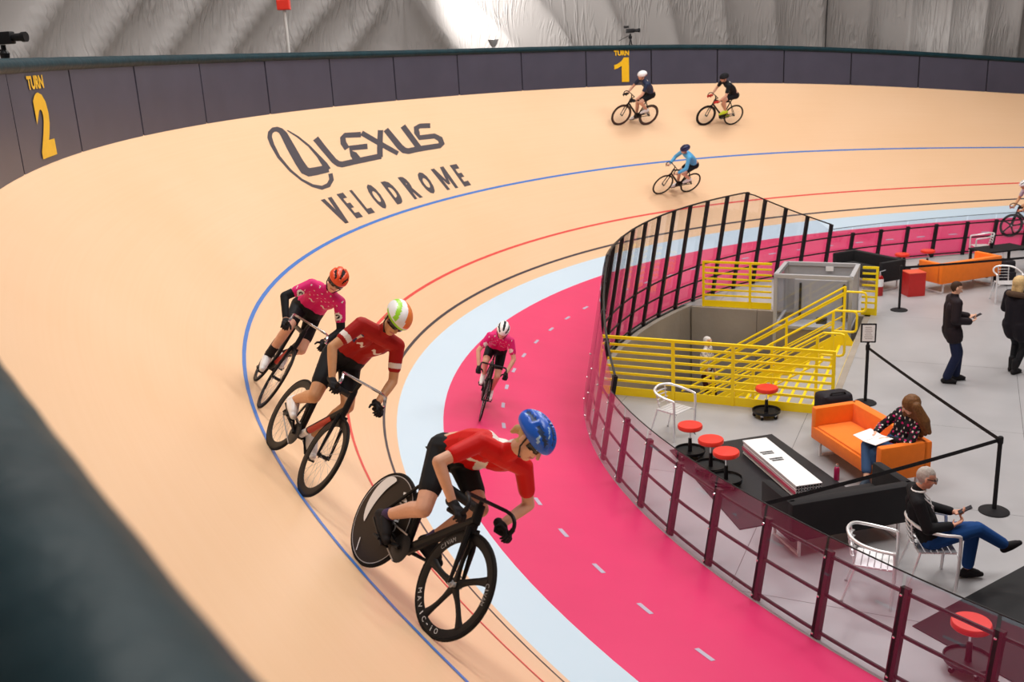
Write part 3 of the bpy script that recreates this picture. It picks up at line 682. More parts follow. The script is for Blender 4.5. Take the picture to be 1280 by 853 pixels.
for i in range(7): obj('printed_line', MB().box((random.uniform(-.01, .01), -.0145, .30-.032*i), (random.uniform(.09, .14), .001, .007)), mat('print_grey', (.25, .2, .22), .6), fr, 0)

# rubber mats, white bundle, bottle, bags, extinguisher
def slab_thing(name, label, cat, pts, h, m):
    mb = MB(); n_ = len(pts); mb.add([(x, y, .002) for x, y in pts]+[(x, y, h) for x, y in pts], [tuple(range(n_-1, -1, -1)), tuple(range(n_, 2*n_))]+[(i, (i+1) % n_, n_+(i+1) % n_, n_+i) for i in range(n_)])
    return tag(obj(name, mb, m, None, 0), label, cat)
slab_thing('rubber_mat', 'dark grey rubber mat under the white bundle and stools', 'mat', [(-10.47, -.92), (-8.83, -.52), (-8.25, -3.1), (-10.05, -3.54)], .012, MATM)
slab_thing('rubber_mat', 'black rubber mat at the feet of the seated man', 'mat', [(-8.84, -5.80), (-6.9, -4.60), (-5.6, -6.9), (-7.6, -8.1)], .010, mat('black_mat', (.010, .010, .012), .6))
bt = thing('tube_bundle', 'long white flat bundle of plastic tubes lying on the dark mat', 'bundle', None, None, (-9.12, -2.0, .012), math.radians(-79.5))
obj('top_sheet', MB().box((0, 0, .205), (1.66, .37, .01)), WHT, bt, 0); obj('side_stripe', MB().box((0, -.19, .10), (1.64, .006, .05)), mat('pink_stripe', (.75, .12, .2), .5), bt, 0)
for r in range(5):
    for c in range(9): obj('tube', MB().tube([(-.82, -.163+c*.0407, .021+r*.040), (.82, -.163+c*.0407, .021+r*.040)], .0185, 8), WHT, bt); 
for k_ in bpy.data.objects:
    pass
for r in range(5):
    for c in range(9): obj('tube_bore', MB().lathe((.8212, -.163+c*.0407, .021+r*.040), (1, 0, 0), [(.013, 0), (.013, .001)], 8), BLKM, bt, 0)
for x in (-.30, -.05):
    for i in range(4): obj('printed_mark', MB().box((x+(i % 2)*.06-.03, .0+(i//2)*.08-.05+x*.1, .2112), (.045, .13-.02*i, .001)), mat('print_black', (.1, .1, .1), .6), bt, 0)
bo = thing('water_bottle', 'magenta metal drink bottle on the floor beside the woman\'s shoes', 'bottle', None, None, (-8.42, -2.26, .0))
obj('body', MB().lathe((0, 0, 0), (0, 0, 1), [(.036, 0), (.038, .01), (.038, .16), (.03, .19), (.018, .20)], 18), mat('magenta', (.45, .01, .09), .3), bo)
obj('lid', MB().lathe((0, 0, .20), (0, 0, 1), [(.019, 0), (.019, .03), (.012, .04)], 14), CHR, bo)
bg = thing('duffel_bag', 'black bag on the floor behind the left end of the orange sofa', 'bag', None, None, (-7.97, -.72, 0), .2)
obj('body', MB().box((0, 0, .36), (.50, .34, .72)), mat('bag_black', (.018, .015, .02), .7), bg, 60, .09); obj('strap', MB().tube([(-.2, -.1, .6), (-.1, -.12, .74), (.1, -.12, .74), (.2, -.1, .6)], .015, 6), BLKM, bg)
bp_ = thing('backpack', 'black backpack leaning at the right end of the far orange sofa', 'bag', None, None, (-.98, 8.05, 0), .3)
obj('body', MB().box((0, 0, .30), (.30, .42, .60)), MATS['bag_black'], bp_, 60, .08); obj('pocket', MB().box((-.0, -.22, .2), (.24, .08, .26)), MATS['bag_black'], bp_, 60, .03)
ex = thing('fire_extinguisher', 'red fire extinguisher with white label beside the charcoal sofa', 'extinguisher', None, None, (-4.10, 7.62, 0))
obj('cylinder', MB().lathe((0, 0, 0), (0, 0, 1), [(.08, 0), (.085, .02), (.085, .40), (.06, .46), (.02, .48)], 18), mat('ext_red', (.35, .01, .012), .3), ex)
obj('label', MB().lathe((0, 0, .22), (0, 0, 1), [(.086, 0), (.0865, .01), (.0865, .17), (.086, .18)], 18), WHT, ex); obj('valve', MB().lathe((0, 0, .48), (0, 0, 1), [(.025, 0), (.02, .06), (.01, .07)], 10), CHR, ex)
obj('handle', MB().beam((-.02, 0, .56), (.12, 0, .60), .02, .02), CHR, ex, 0); obj('hose', MB().tube([(.0, .02, .52), (.07, .07, .45), (.09, .07, .2), (.09, .05, .1)], .012, 6), BLKM, ex)
tb = thing('low_table', 'low black table behind the far orange sofa', 'table', None, None, (-.55, 9.2, 0), math.radians(15))
obj('tabletop', MB().box((0, 0, .62), (1.25, .7, .04)), BLKM, tb, 0, .006)
for x in (-.58, .58):
    for y in (-.3, .3): obj('leg', MB().box((x, y, .30), (.05, .05, .60)), BLKM, tb, 0)
cp = thing('cup', 'dark cup standing on the low black table', 'cup', None, None, (-.75, 9.2, .64)); obj('body', MB().lathe((0, 0, 0), (0, 0, 1), [(.035, 0), (.045, .12), (.04, .12), (.03, .01)], 14), BLKM, cp)

# ------------------------------------------------------------------ things behind the barrier
def tripod_cam(label, s, off, z, yaw, sc=1.):
    p = bpt(s, off, 0); base = p.z-.05; t = thing('video_camera', label, 'camera', None, None, (p.x, p.y, base), yaw); z -= base
    for k in range(3): a = 2*PI*k/3+.4; obj('tripod_leg', MB().tube([(0, 0, z-.22), (.38*math.cos(a), .38*math.sin(a), 0)], .016, 6), BLK, t)
    obj('tripod_head', MB().lathe((0, 0, z-.24), (0, 0, 1), [(.05, 0), (.06, .06), (.03, .10), (.03, .16)], 12), BLK, t)
    obj('camera_body', MB().box((0, 0, z), (.30*sc, .12, .15*sc)), BLK, t, 30, .02); obj('lens', MB().lathe((.14*sc, 0, z), (1, 0, 0), [(.045, 0), (.05, .12), (.062, .14), (.062, .19)], 14), BLK, t)
    obj('viewfinder', MB().box((-.12, 0, z+.12), (.16, .06, .07)), BLK, t, 0, .01); obj('pan_bar', MB().tube([(0, 0, z-.12), (-.38, .05, z-.28)], .010, 6), BLK, t)
tripod_cam('black video camera on a tripod behind the barrier, above the first turn sign', -8.42, .9, 6.42, math.radians(-20), .85)
tripod_cam('black video camera at the left edge, behind the barrier', 8.0, .75, 6.33, math.radians(-8), 1.)
def pole_at(s, off): p = bpt(s, off, -.05); return p
p = pole_at(.62, 1.1); pt_ = thing('alarm_post', 'white post with a red box on top behind the barrier', 'post', None, None, p)
obj('pole', MB().lathe((0, 0, 0), (0, 0, 1), [(.035, 0), (.035, 2.2)], 12), mat('pole_white', (.62, .60, .58), .5), pt_); obj('red_box', MB().box((0, 0, 2.28), (.28, .2, .22)), REDP, pt_, 0, .02)
obj('beacon', MB().lathe((-.1, 0, 2.39), (0, 0, 1), [(.06, 0), (.06, .08), (.03, .12)], 12), WHT, pt_)
p = pole_at(-5.15, 1.6); ul = thing('dome_floodlight', 'white floodlight on a short mast lighting the dome fabric', 'lamp', None, None, p)
obj('mast', MB().lathe((0, 0, 0), (0, 0, 1), [(.05, 0), (.05, 1.35)], 12), mat('pole_white', (1, 1, 1)), ul); obj('lamp_head', MB().lathe((0, 0, 1.30), (0, 0, 1), [(.05, 0), (.10, .06), (.16, .2), (.13, .2), (.02, .08)], 18), GREY, ul)
obj('tube_lamp', MB().lathe((0, 0, 1.40), (0, 0, 1), [(.035, 0), (.035, .36), (.02, .38)], 12), mat('lamp_glow', (1, 1, 1), .4), ul)
g_ = MATS['lamp_glow'].node_tree.nodes['Principled BSDF']; g_.inputs['Emission Color'].default_value = (1, .97, .92, 1); g_.inputs['Emission Strength'].default_value = 5
spot(p+Vector((0, 0, 1.95)), dome_pt(-6.9, 3.6), 2600, 2.4)
k, nn_, b_ = frame(-19.); p2 = pole_at(-19., 1.4); spot(p2+Vector((0, 0, 1.3)), p2+nn_*1.5+Vector((0, 0, 3.2)), 260, 2.4)
cb = tag(obj('hanging_cable', MB().tube([dome_pt(-14.9, h)-frame(-14.9)[1]*.12 for h in (.2, .8, 1.6, 2.4, 3.2, 4)], .02, 6), BLK), 'dark cable running up the dome fabric on the right', 'cable')
# ------------------------------------------------------------------ figures: one remeshed body, clothing over it
X3 = Vector((1, 0, 0)); Y3 = Vector((0, 1, 0)); Z3 = Vector((0, 0, 1))
def V(*a): return Vector(a if len(a) == 3 else a[0])
def remesh(name, mb, mats, voxel, parent, smooth=4, paint=None, factor=.5):
    me = bpy.data.meshes.new('tmp'); me.from_pydata(mb.v, [], mb.f); me.validate()
    bm = bmesh.new(); bm.from_mesh(me); bmesh.ops.recalc_face_normals(bm, faces=bm.faces); bm.to_mesh(me); bm.free()
    o = bpy.data.objects.new('tmp', me); C.objects.link(o)
    m = o.modifiers.new('r', 'REMESH'); m.mode = 'VOXEL'; m.voxel_size = voxel; m.adaptivity = 0
    s = o.modifiers.new('s', 'SMOOTH'); s.factor = factor; s.iterations = smooth
    dg = bpy.context.evaluated_depsgraph_get(); dg.update(); e = bpy.data.meshes.new_from_object(o.evaluated_get(dg))
    bpy.data.objects.remove(o); bpy.data.meshes.remove(me); e.name = name
    e.materials.clear()
    for x in mats: e.materials.append(x)
    n = len(e.polygons); mi = [0]*n
    if paint:
        cs = np.empty(n*3); e.polygons.foreach_get('center', cs); cs = cs.reshape(-1, 3); mi = np.asarray(paint(cs)).astype(np.int32).tolist()
    e.polygons.foreach_set('material_index', mi); e.polygons.foreach_set('use_smooth', [True]*n)
    return link(name, e, parent)
def ik(a, c, l1, l2, hint):
    a = V(a); c = V(c); d = c-a; L = min(d.length, (l1+l2)*.999); d.normalize(); k = (l1*l1-l2*l2+L*L)/(2*L); h = math.sqrt(max(0, l1*l1-k*k))
    hn = V(hint); hn = (hn-d*hn.dot(d)).normalized(); return a+d*k+hn*h
def hand_caps(mb, wr, d, pn, side, curl=1., sc=1.):
    """wrist, finger direction, palm normal (towards the gripped thing), side +1 when the thumb lies towards d x pn"""
    wr = V(wr); d = V(d).normalized(); pn = V(pn); pn = (pn-d*pn.dot(d)).normalized(); t = d.cross(pn)*side
    k = wr+d*.085*sc
    for o in (-.026, -.009, .009, .026): mb.cap(wr+t*o*.7*sc+d*.012*sc, k+t*o*sc, .014*sc, .0135*sc, 10)
    for o, l in ((-.030, .78), (-.010, .93), (.010, 1.), (.030, .9)):
        p = k+t*o*1.0*sc; a = .35*curl
        for seg, r in ((.038, .0098), (.026, .0088), (.020, .0078)):
            q = p+(d*math.cos(a)+pn*math.sin(a))*seg*l*sc; mb.cap(p, q, r*sc, r*.93*sc, 8); p = q; a += .75*curl
    p = wr+t*.028*sc+d*.025*sc+pn*.008*sc; q = p+(t*.8+d*.5+pn*.45*curl).normalized()*.036*sc; mb.cap(p, q, .0125*sc, .0105*sc, 8)
    mb.cap(q, q+(d*.85+t*.25+pn*.5*curl).normalized()*.032*sc, .0105*sc, .0085*sc, 8)
def head_caps(mb, hc, f, u, sc=1.):
    f = V(f).normalized(); u = V(u); u = (u-f*u.dot(f)).normalized(); l = u.cross(f)
    E = lambda c, a, b, d: mb.ell(hc+(f*c[0]+l*c[1]+u*c[2])*sc, f*a*sc, l*b*sc, u*d*sc, 14)
    E((-.012, 0, .022), .096, .077, .093); E((.030, 0, -.030), .062, .060, .078); E((.052, 0, -.082), .034, .036, .030)
    P = lambda a, b, c: hc+(f*a+l*b+u*c)*sc
    mb.cap(P(.086, 0, .012), P(.112, 0, -.028), .009*sc, .0135*sc, 8)          # nose
    mb.cap(P(.080, -.03, .030), P(.080, .03, .030), .012*sc, .012*sc, 8)       # brow
    mb.cap(P(.083, -.020, -.060), P(.083, .020, -.060), .008*sc, .008*sc, 8)   # lips
    for s in (-1, 1):
        mb.ell(P(-.004, s*.080, -.012), f*.020*sc, l*.009*sc, u*.032*sc, 10)   # ear
        mb.ell(P(.060, s*.038, -.018), f*.025*sc, l*.022*sc, u*.022*sc, 10)    # cheek
    return f, l, u
def head_extra(parent, hc, f, u, glasses=None, sc=1., lens=None, brows=None):
    f = V(f).normalized(); u = V(u); u = (u-f*u.dot(f)).normalized(); l = u.cross(f); P = lambda a, b, c: hc+(f*a+l*b+u*c)*sc
    for s in (-1, 1):
        obj('eye', MB().ell(P(.080, s*.031, .008), f*.010*sc, l*.012*sc, u*.007*sc, 10), WHT if not glasses else EYED, parent)
        if not glasses: obj('iris', MB().ell(P(.0875, s*.031, .008), f*.004*sc, l*.005*sc, u*.0055*sc, 8), EYED, parent)
    if glasses:
        for s in (-1, 1): obj('spectacle_lens', MB().ell(P(.099, s*.034, .006), f*.006*sc, l*.031*sc, u*.020*sc, 12), glasses, parent)
        obj('spectacle_frame', MB().tube([P(-.01, .085, .012), P(.06, .078, .016), P(.092, .055, .020), P(.108, 0, .022), P(.092, -.055, .020), P(.06, -.078, .016), P(-.01, -.085, .012)], .0042*sc, 6), lens or BLK, parent)
def torso_caps(mb, J, r=0., chestw=.105, belly=.0, low=True):
    pc = (J['hipL']+J['hipR'])/2; sc_ = (J['shL']+J['shR'])/2; up = (sc_-pc).normalized(); l = (J['shL']-J['shR']).normalized(); L = (sc_-pc).length
    fw = J.get('chest_f'); fw = (V(fw)-up*V(fw).dot(up)).normalized() if fw is not None else l.cross(up)
    bow = J.get('bow', .05); mid = pc+up*L*.48 - fw*bow; ch = pc+up*L*.80 - fw*bow*.6 
    for s in (-1, 1):
        if low: mb.cap(pc+l*s*.065, mid+l*s*.050+fw*belly*.3, .108+r, .098+r+belly*.6)
        else: mb.cap(pc+up*.08+l*s*.06, mid+l*s*.050, .100+r, .098+r+belly*.6)
        mb.cap(mid+l*s*.050, ch+l*s*(chestw-.03), .098+r+belly*.5, .100+r)
        mb.cap(ch+l*s*(chestw-.03), sc_+l*s*.09-up*.02, .095+r, .062+r)
        mb.cap(sc_+l*s*.06, J['shL' if s > 0 else 'shR'], .062+r, .056+r)
    mb.cap(sc_+l*.05, sc_-l*.05, .066+r, .066+r); mb.cap(sc_, J['neck'], .060+r, .056 + r*.5)
    return pc, sc_, up, l, fw
def lerp(a, b, t): return a+(b-a)*t
def person(label, M, J, st, group=None):
    """J: joints in the person's own frame; st: clothing"""
    t = thing('person', label, 'person', M); vx = st.get('voxel', .009); sk = st.get('skin', SKIN); sc = st.get('hs', 1.)
    J = {k: (V(v) if hasattr(v, '__len__') else v) for k, v in J.items()}
    fw = J['face']; hu = J.get('head_up', Z3)
    for s in 'LR':
        J['el'+s] = J.get('el'+s) or ik(J['sh'+s], J['wr'+s], .295, .265, J.get('elbow_hint'+s, (0, (.5 if s == 'L' else -.5), -1)))
        J['kn'+s] = J.get('kn'+s) or ik(J['hip'+s], J['an'+s], .435, .43, J.get('knee_hint'+s, (1, 0, .15)))
    b = MB(); torso_caps(b, J); head_caps(b, J['head'], fw, hu, sc)
    b.cap(J['neck'], J['head']-V(hu)*.05-V(fw).normalized()*.01, .056, .055)
    tr = st.get('thick', 1.)
    for s in 'LR':
        b.cap(J['hip'+s], J['kn'+s], .088*tr, .056*tr); kn, an = J['kn'+s], J['an'+s]; pc = lerp(kn, an, .32); back = (J['hip'+s]-kn).normalized()
        b.cap(kn, pc+back*.012, .054*tr, .055*tr); b.cap(pc+back*.012, an, .054*tr, .036); b.cap(an, J['to'+s], .034, .026); he = J.get('he'+s)
        if he is not None: b.cap(an, V(he), .035, .03)
        b.cap(J['sh'+s], J['el'+s], .050*tr, .039*tr); b.cap(J['el'+s], lerp(J['el'+s], J['wr'+s], .3), .040*tr, .039*tr); b.cap(lerp(J['el'+s], J['wr'+s], .3), J['wr'+s], .039*tr, .027)
        if not st.get('gloves'):
            hand_caps(b, J['wr'+s], J['hd'+s], J['hn'+s], J.get('ths'+s, 1), st.get('curl', 1.))
    hc = J['head']; f = V(fw).normalized(); u = V(hu); u = (u-f*u.dot(f)).normalized(); l = u.cross(f)
    hairm = st.get('hair')
    def pnt(cs):
        d = cs-np.array(hc[:]); a = d@np.array(f[:])/sc; c = d@np.array(u[:])/sc; e = d@np.array(l[:])/sc; r = np.zeros(len(cs), int)
        near = (np.abs(a) < .15) & (np.abs(c) < .16) & (np.abs(e) < .12)
        r[near & (a > .078) & (np.abs(c+.060) < .008) & (np.abs(e) < .024)] = 1
        if hairm is not None:
            r[near & (((c > .055+.25*np.maximum(a, 0)) & (a > 0)) | ((a <= .0) & (c > -.035+.9*(a+.0))) | ((a < -.02) & (c > -.075))) & (np.abs(e) < .5) & ~((np.abs(e) > .074) & (a > -.025) & (c < .03))] = 2
            r[near & (a > .07) & (np.abs(c-.034) < .005) & (np.abs(e) > .014) & (np.abs(e) < .048)] = 2
        return r
    body = remesh('body', b, [sk, LIPS, hairm or sk], vx, t, 3, pnt)
    head_extra(t, hc, fw, hu, st.get('glasses'), sc, st.get('frame'))
    cl = st.get
    if cl('top'):
        g = MB(); r = cl('top_r', .010); torso_caps(g, J, r, belly=cl('belly', 0.), low=cl('top_low', True)); sl = cl('sleeve', .5)
        hem = cl('hem', 0.)
        if hem:
            pc = (J['hipL']+J['hipR'])/2; 
            for s in 'LR': g.cap(J['hip'+s], lerp(J['hip'+s], J['kn'+s], hem), .118+r, .115+r)
        for s in 'LR':
            if sl <= 1: g.cap(J['sh'+s], lerp(J['sh'+s], J['el'+s], sl), .054+r, .046+r)
            else:
                g.cap(J['sh'+s], J['el'+s], .054+r, .045+r); g.cap(J['el'+s], lerp(J['el'+s], J['wr'+s], sl-1), .045+r, .034+r)
        mats, pf = cl('top_paint', ([cl('top')], None)); pj = None
        if pf: pj = lambda cs: pf(cs, J)
        if cl('nohead', True):
            pass
        remesh(cl('top_name', 'jersey'), g, mats, vx*1.05, t, 4, pj)
    if cl('bottom'):
        g = MB(); r = cl('bot_r', .008); pc = (J['hipL']+J['hipR'])/2; up = ((J['shL']+J['shR'])/2-pc).normalized(); ll = (J['hipL']-J['hipR']).normalized(); e = cl('leg', .62)
        for s in (-1, 1): g.cap(pc+ll*s*.065-up*.0, pc+ll*s*.055+up*.10, .110+r, .104+r)
        for s in 'LR':
            if e <= 1: g.cap(J['hip'+s], lerp(J['hip'+s], J['kn'+s], e), .090*tr+r, (.090-.034*e)*tr+r)
            else:
                g.cap(J['hip'+s], J['kn'+s], .092+r, .062+r); g.cap(J['kn'+s], lerp(J['kn'+s], J['an'+s], e-1), .062+r, cl('cuff', .052)+r)
        mats = cl('bot_mats', [cl('bottom')]); remesh(cl('bottom_name', 'shorts'), g, mats, vx*1.05, t, 4, (lambda cs: cl('bot_paint')(cs, J)) if cl('bot_paint') else None)
    for s in 'LR':
        nm = {'L': 'left', 'R': 'right'}[s]
        if cl('sock'):
            a = J['an'+s]; obj('sock', MB().cap(lerp(a, J['kn'+s], cl('sock_h', .2)), a, .046, .042, 14), cl('sock'), t, 180)
        if cl('shoe'):
            a = J['an'+s]; to = J['to'+s]; d = (to-a); he = J.get('he'+s); g = MB(); toe = to
            if he is None:
                ft = J.get('foot'+s)
                he = a - V(J['fdir'+s]).normalized()*.055 - V(J['fup'+s]).normalized()*.045 if 'fdir'+s in J else a - d.normalized()*.03
            g.cap(V(he), lerp(V(he), toe, .45), .040, .042); g.cap(lerp(V(he), toe, .45), toe, .042, .030); g.cap(V(he), a, .040, .043); g.cap(lerp(a, to, .15), lerp(a, to, .75), .044, .038)
            remesh('shoe', g, [cl('shoe')], max(.006, vx*.8), t, 3)
            if 'fup'+s in J:
                fu = V(J['fup'+s]).normalized(); obj('sole', MB().beam(V(he)-fu*.040, toe-fu*.030+(toe-V(he)).normalized()*.02, .065, .014, up=fu), cl('sole', BLK), t, 30, .004)
        if cl('gloves'):
            g = MB(); hand_caps(g, J['wr'+s], J['hd'+s], J['hn'+s], J.get('ths'+s, 1), st.get('curl', 1.), 1.08); g.cap(J['wr'+s]-V(J['hd'+s]).normalized()*.03, J['wr'+s]+V(J['hd'+s]).normalized()*.03, .034, .032)
            remesh('glove', g, [cl('gloves')], max(.0045, vx*.6), t, 2)
    return t, J
# helmets ---------------------------------------------------------------
def helmet(par, hc, f, u, mats, style, sc=1.):
    f = V(f).normalized(); u = V(u); u = (u-f*u.dot(f)).normalized(); l = u.cross(f); c0 = hc+(u*.040-f*.010)*sc
    nu, nv = 56, 20; mb = MB(); A, B, H = .142, .102, .108
    def shape(th, ph):   # th around (0 = front), ph from rim 0 to crown pi/2
        x = math.cos(th)*math.cos(ph); y = math.sin(th)*math.cos(ph); z = math.sin(ph)
        return x, y, z
    hole = []
    for j in range(nv+1):
        ph = -.42 + (PI/2+.42)*j/nv
        for i in range(nu):
            th = 2*PI*i/nu; x, y, z = shape(th, ph); r = 1.; v = 0
            if style == 'vent':
                band = math.atan2(y, z+.15)*8.; k = math.cos(band); ax = x*.9
                if z > .12 and abs(math.atan2(y, max(z, .01)+.15)) < 1.35 and k > .25 and (-.88 < ax < -.18 or -.05 < ax < .80): v = 1; r = .90
            elif style == 'strip':
                band = math.atan2(y, z+.1)*7.; k = math.cos(band)
                if z > .05 and k > .15 and abs(x) < .88: v = 1; r = .93
            elif style == 'aero':
                pass
            tail = 1.12 if (x < 0) else 1.
            zz = z if z > 0 else z*.55 - (.10*(-x) if x < 0 else 0)*(-ph/.42)
            p = c0+(f*x*A*tail*r+l*y*B*r+u*zz*H*r)*sc; mb.v.append(tuple(p)); hole.append(v)
    for j in range(nv):
        for i in range(nu):
            k = (i+1) % nu; q = (j*nu+i, j*nu+k, (j+1)*nu+k, (j+1)*nu+i); mb.f.append(q)
            vv = sum(hole[a] for a in q) >= 3; th = 2*PI*(i+.5)/nu; ph = -.42+(PI/2+.42)*(j+.5)/nv
            x, y, z = shape(th, ph)
            mb.m.append(1 if vv else mats[2](x, y, z) if len(mats) > 2 else 0)
    mb.f.append(tuple(range(nu-1, -1, -1))); mb.m.append(1)
    M_ = [mats[0], mats[1]]+(list(mats[3]) if len(mats) > 3 else [])
    h = obj('helmet', mb, M_, par, 50)
    P = lambda a, b, c: hc+(f*a+l*b+u*c)*sc
    obj('strap', MB().tube([P(.01, .088, .02), P(.02, .078, -.05), P(.045, .035, -.11), P(.045, -.035, -.11), P(.02, -.078, -.05), P(.01, -.088, .02)], .0055*sc, 6), BLK, h)
    return h
# bicycles ---------------------------------------------------------------
RWH = .335
BBX, BBZ = -.10, .285
def wheel(par, hub, style, rimdepth, steer, front, rimm=CARB, R=RWH):
    t = bpy.data.objects.new('front_wheel' if front else 'rear_wheel', None); C.objects.link(t); t.parent = par
    t.matrix_local = Matrix.Translation(hub) @ Matrix.Rotation(steer, 4, 'Z')
    obj('tyre', MB().tube([((R-.011)*math.cos(2*PI*i/56), 0, (R-.011)*math.sin(2*PI*i/56)) for i in range(56)], .0115, 8, closed=True), RUB, t)
    ri = R-.022-rimdepth; w_ = .012
    obj('rim', MB().lathe((0, 0, 0), (0, 1, 0), [(ri, -.004), (R-.045, -w_), (R-.020, -.010), (R-.020, .010), (R-.045, w_), (ri, .004), (ri, -.004)], 56, cp=False), rimm, t)
    obj('hub', MB().lathe((0, 0, 0), (0, 1, 0), [(.012, -.055), (.012, -.04), (.024, -.034), (.016, -.028), (.016, .028), (.024, .034), (.012, .04), (.012, .055)], 14), BLK if style != 'spoke5' else GREY, t)
    if style == 'wire':
        mb = MB()
        for i in range(24):
            a = 2*PI*i/24; s = 1 if i % 2 else -1; mb.tube([(.022*math.cos(a), s*.031, .022*math.sin(a)), ((ri+.002)*math.cos(a+.03*s), 0, (ri+.002)*math.sin(a+.03*s))], .0013, 4, cap=False)
        o = obj('spokes', mb, GREY, t); o['kind'] = 'stuff'
    elif style == 'spoke5':
        for i in range(5):
            a = 2*PI*i/5+.55; ca, sa = math.cos(a), math.sin(a); d = V(ca, 0, sa); n = V(-sa, 0, ca); mb = MB(); pts = []
            N_ = 10
            for j in range(N_+1):
                q = j/N_; r = .018+(ri+.012-.018)*q; w2 = .021+.016*abs(2*q-1)**2.5*(1 if q > .5 else .9); th = .008+.004*q; off = .010*math.sin(PI*q)
                for (x, y) in ((-w2, 0), (-w2*.4, -th), (w2*.6, -th*.8), (w2, 0), (w2*.6, th*.8), (-w2*.4, th)): mb.v.append(tuple(d*r+n*(x+off)+Y3*y))
            for j in range(N_):
                for k in range(6): kk = (k+1) % 6; mb.f.append((j*6+k, j*6+kk, j*6+6+kk, j*6+6+k)); mb.m.append(0)
            obj('spoke', mb, CARB, t, 50)
    elif style == 'disc':
        obj('disc', MB().lathe((0, 0, 0), (0, 1, 0), [(.02, -.030), (.10, -.026), (ri+.03, -.012), (ri+.03, .012), (.10, .026), (.02, .030)], 56, cp=False), mat('disc_brown', (.022, .015, .011), .5, spec=.25), t)
        obj('rim_edge', MB().lathe((0, -.0125, 0), (0, 1, 0), [(R-.034, 0), (R-.024, 0), (R-.024, .001), (R-.034, .001)], 56, cp=False), GREY, t, 0)
    return t
def bike(label, M, st):
    t = thing('bicycle', label, 'bicycle', M); fm = st.get('frame', CARB); bx = st.get('bx', .40); bz = st.get('bz', .90); steer = st.get('steer', 0); fat = st.get('fat', 1.)
    RH = V(-.49, 0, RWH); FH = V(.49, 0, RWH); BB = V(BBX, 0, BBZ); ST = V(-.245, 0, .80); sdz = st.get('sz', .95); SP = BB+(ST-BB).normalized()*(sdz-.04-BBZ)/((ST-BB).normalized().z)
    HT = V(.335, 0, min(bz-.04, .86)); HL = V(.375, 0, .70)
    fr = MB(); fr.tube([HT-V(0, 0, .03), ST-V(0, 0, .03)], .019*fat, 10, flat=1.2); fr.tube([HL+V(0, 0, .02), BB], .026*fat, 10, flat=1.)
    fr.tube([ST, BB], .018*fat, 10); fr.tube([HT, HL], .024*fat, 12); fr.lathe((BBX, -.04, BBZ), (0, 1, 0), [(.026, 0), (.026, .08)], 16)
    for s in (-1, 1): fr.tube([BB+V(-.02, s*.03, 0), RH+V(.08, s*.05, 0), RH+V(0, s*.06, 0)], .011*fat, 8); fr.tube([ST+V(0, s*.012, -.05), RH+V(0, s*.06, 0)], .009*fat, 8)
    f = obj('frame', fr, fm, t)
    if st.get('accent'):
        obj('frame_decal', MB().tube([HL+(BB-HL)*.25, HL+(BB-HL)*.75], .0268*fat, 10), st['accent'], f)
    if st.get('accent2'): obj('frame_decal', MB().tube([HL+(BB-HL)*.78, HL+(BB-HL)*.95], .0272*fat, 10), st['accent2'], f)
    obj('seatpost', MB().tube([ST-V(0, 0, .02), SP], .014, 8), BLK, t)
    sd = MB(); 
    for (x, w_) in ((-.13, .066), (-.10, .070), (-.05, .055), (0, .032), (.06, .022), (.13, .018), (.135, .012)):
        for (yy, zz) in ((-1, 0), (-.6, .018), (0, .022), (.6, .018), (1, 0), (.5, -.016), (-.5, -.016)): sd.v.append((SP.x+x, yy*w_, sdz-.02+zz))
    for i in range(6):
        for k in range(7): kk = (k+1) % 7; sd.f.append((i*7+k, i*7+kk, i*7+7+kk, i*7+7+k)); sd.m.append(0)
    sd.f += [tuple(range(6, -1, -1)), tuple(42+k for k in range(7))]; sd.m += [0, 0]
    obj('saddle', sd, st.get('saddle', BLKM), t, 60)
    R_ = Matrix.Rotation(steer, 3, 'Z'); piv = HL
    def S(p): return piv+R_ @ (V(p)-piv)
    fk = MB(); fk.tube([S(HL+V(.0, 0, 0)), S(HL+V(.02, 0, -.06))], .024, 8)
    for s in (-1, 1): fk.tube([S(HL+V(.01, s*.03, -.03)), S(V(.43, s*.042, .55)), S(FH+V(0, s*.052, 0))], [.017*fat, .014*fat, .010], 8)
    obj('fork', fk, st.get('fork', fm), t)
    wheel(t, S(FH), st.get('fw', 'wire'), st.get('frim', .02), steer, True, st.get('rimm', CARB)); rw = wheel(t, RH, st.get('rw', 'wire'), st.get('rrim', .02), 0, False, st.get('rimm', CARB))
    st_ = MB(); st_.tube([S(HT), S(HT+V(-.004, 0, .03)), S(V(bx-.02, 0, bz))], .016, 8); obj('stem', st_, st.get('stem', BLK), t)
    hbp = []
    for s in (-1, 1):
        pts = [(bx, 0, bz), (bx, s*.15, bz), (bx+.01, s*.185, bz), (bx+.05, s*.20, bz-.005), (bx+.09, s*.205, bz-.03), (bx+.105, s*.21, bz-.07), (bx+.085, s*.212, bz-.115), (bx+.04, s*.213, bz-.135), (bx-.03, s*.215, bz-.14)]
        P = [V(p) for p in pts]; sm_ = []
        for i in range(len(P)-1):
            a = P[max(0, i-1)]; b = P[i]; c = P[i+1]; d = P[min(len(P)-1, i+2)]
            for q in range(3): f_ = q/3; sm_.append(S(.5*((2*b)+(c-a)*f_+(2*a-5*b+4*c-d)*f_*f_+(3*b-a-3*c+d)*f_**3)))
        sm_.append(S(P[-1])); hbp.append(sm_)
    obj('handlebar', MB().tube(list(reversed(hbp[0]))+hbp[1][1:], .0125, 8), st.get('bar', BLK), t)
    for k in (0, 1): obj('bar_tape', MB().tube(hbp[k][15:], .0155, 8), st.get('tape', BLKM), t)
    ca = st.get('crank', 0.); dr = .165
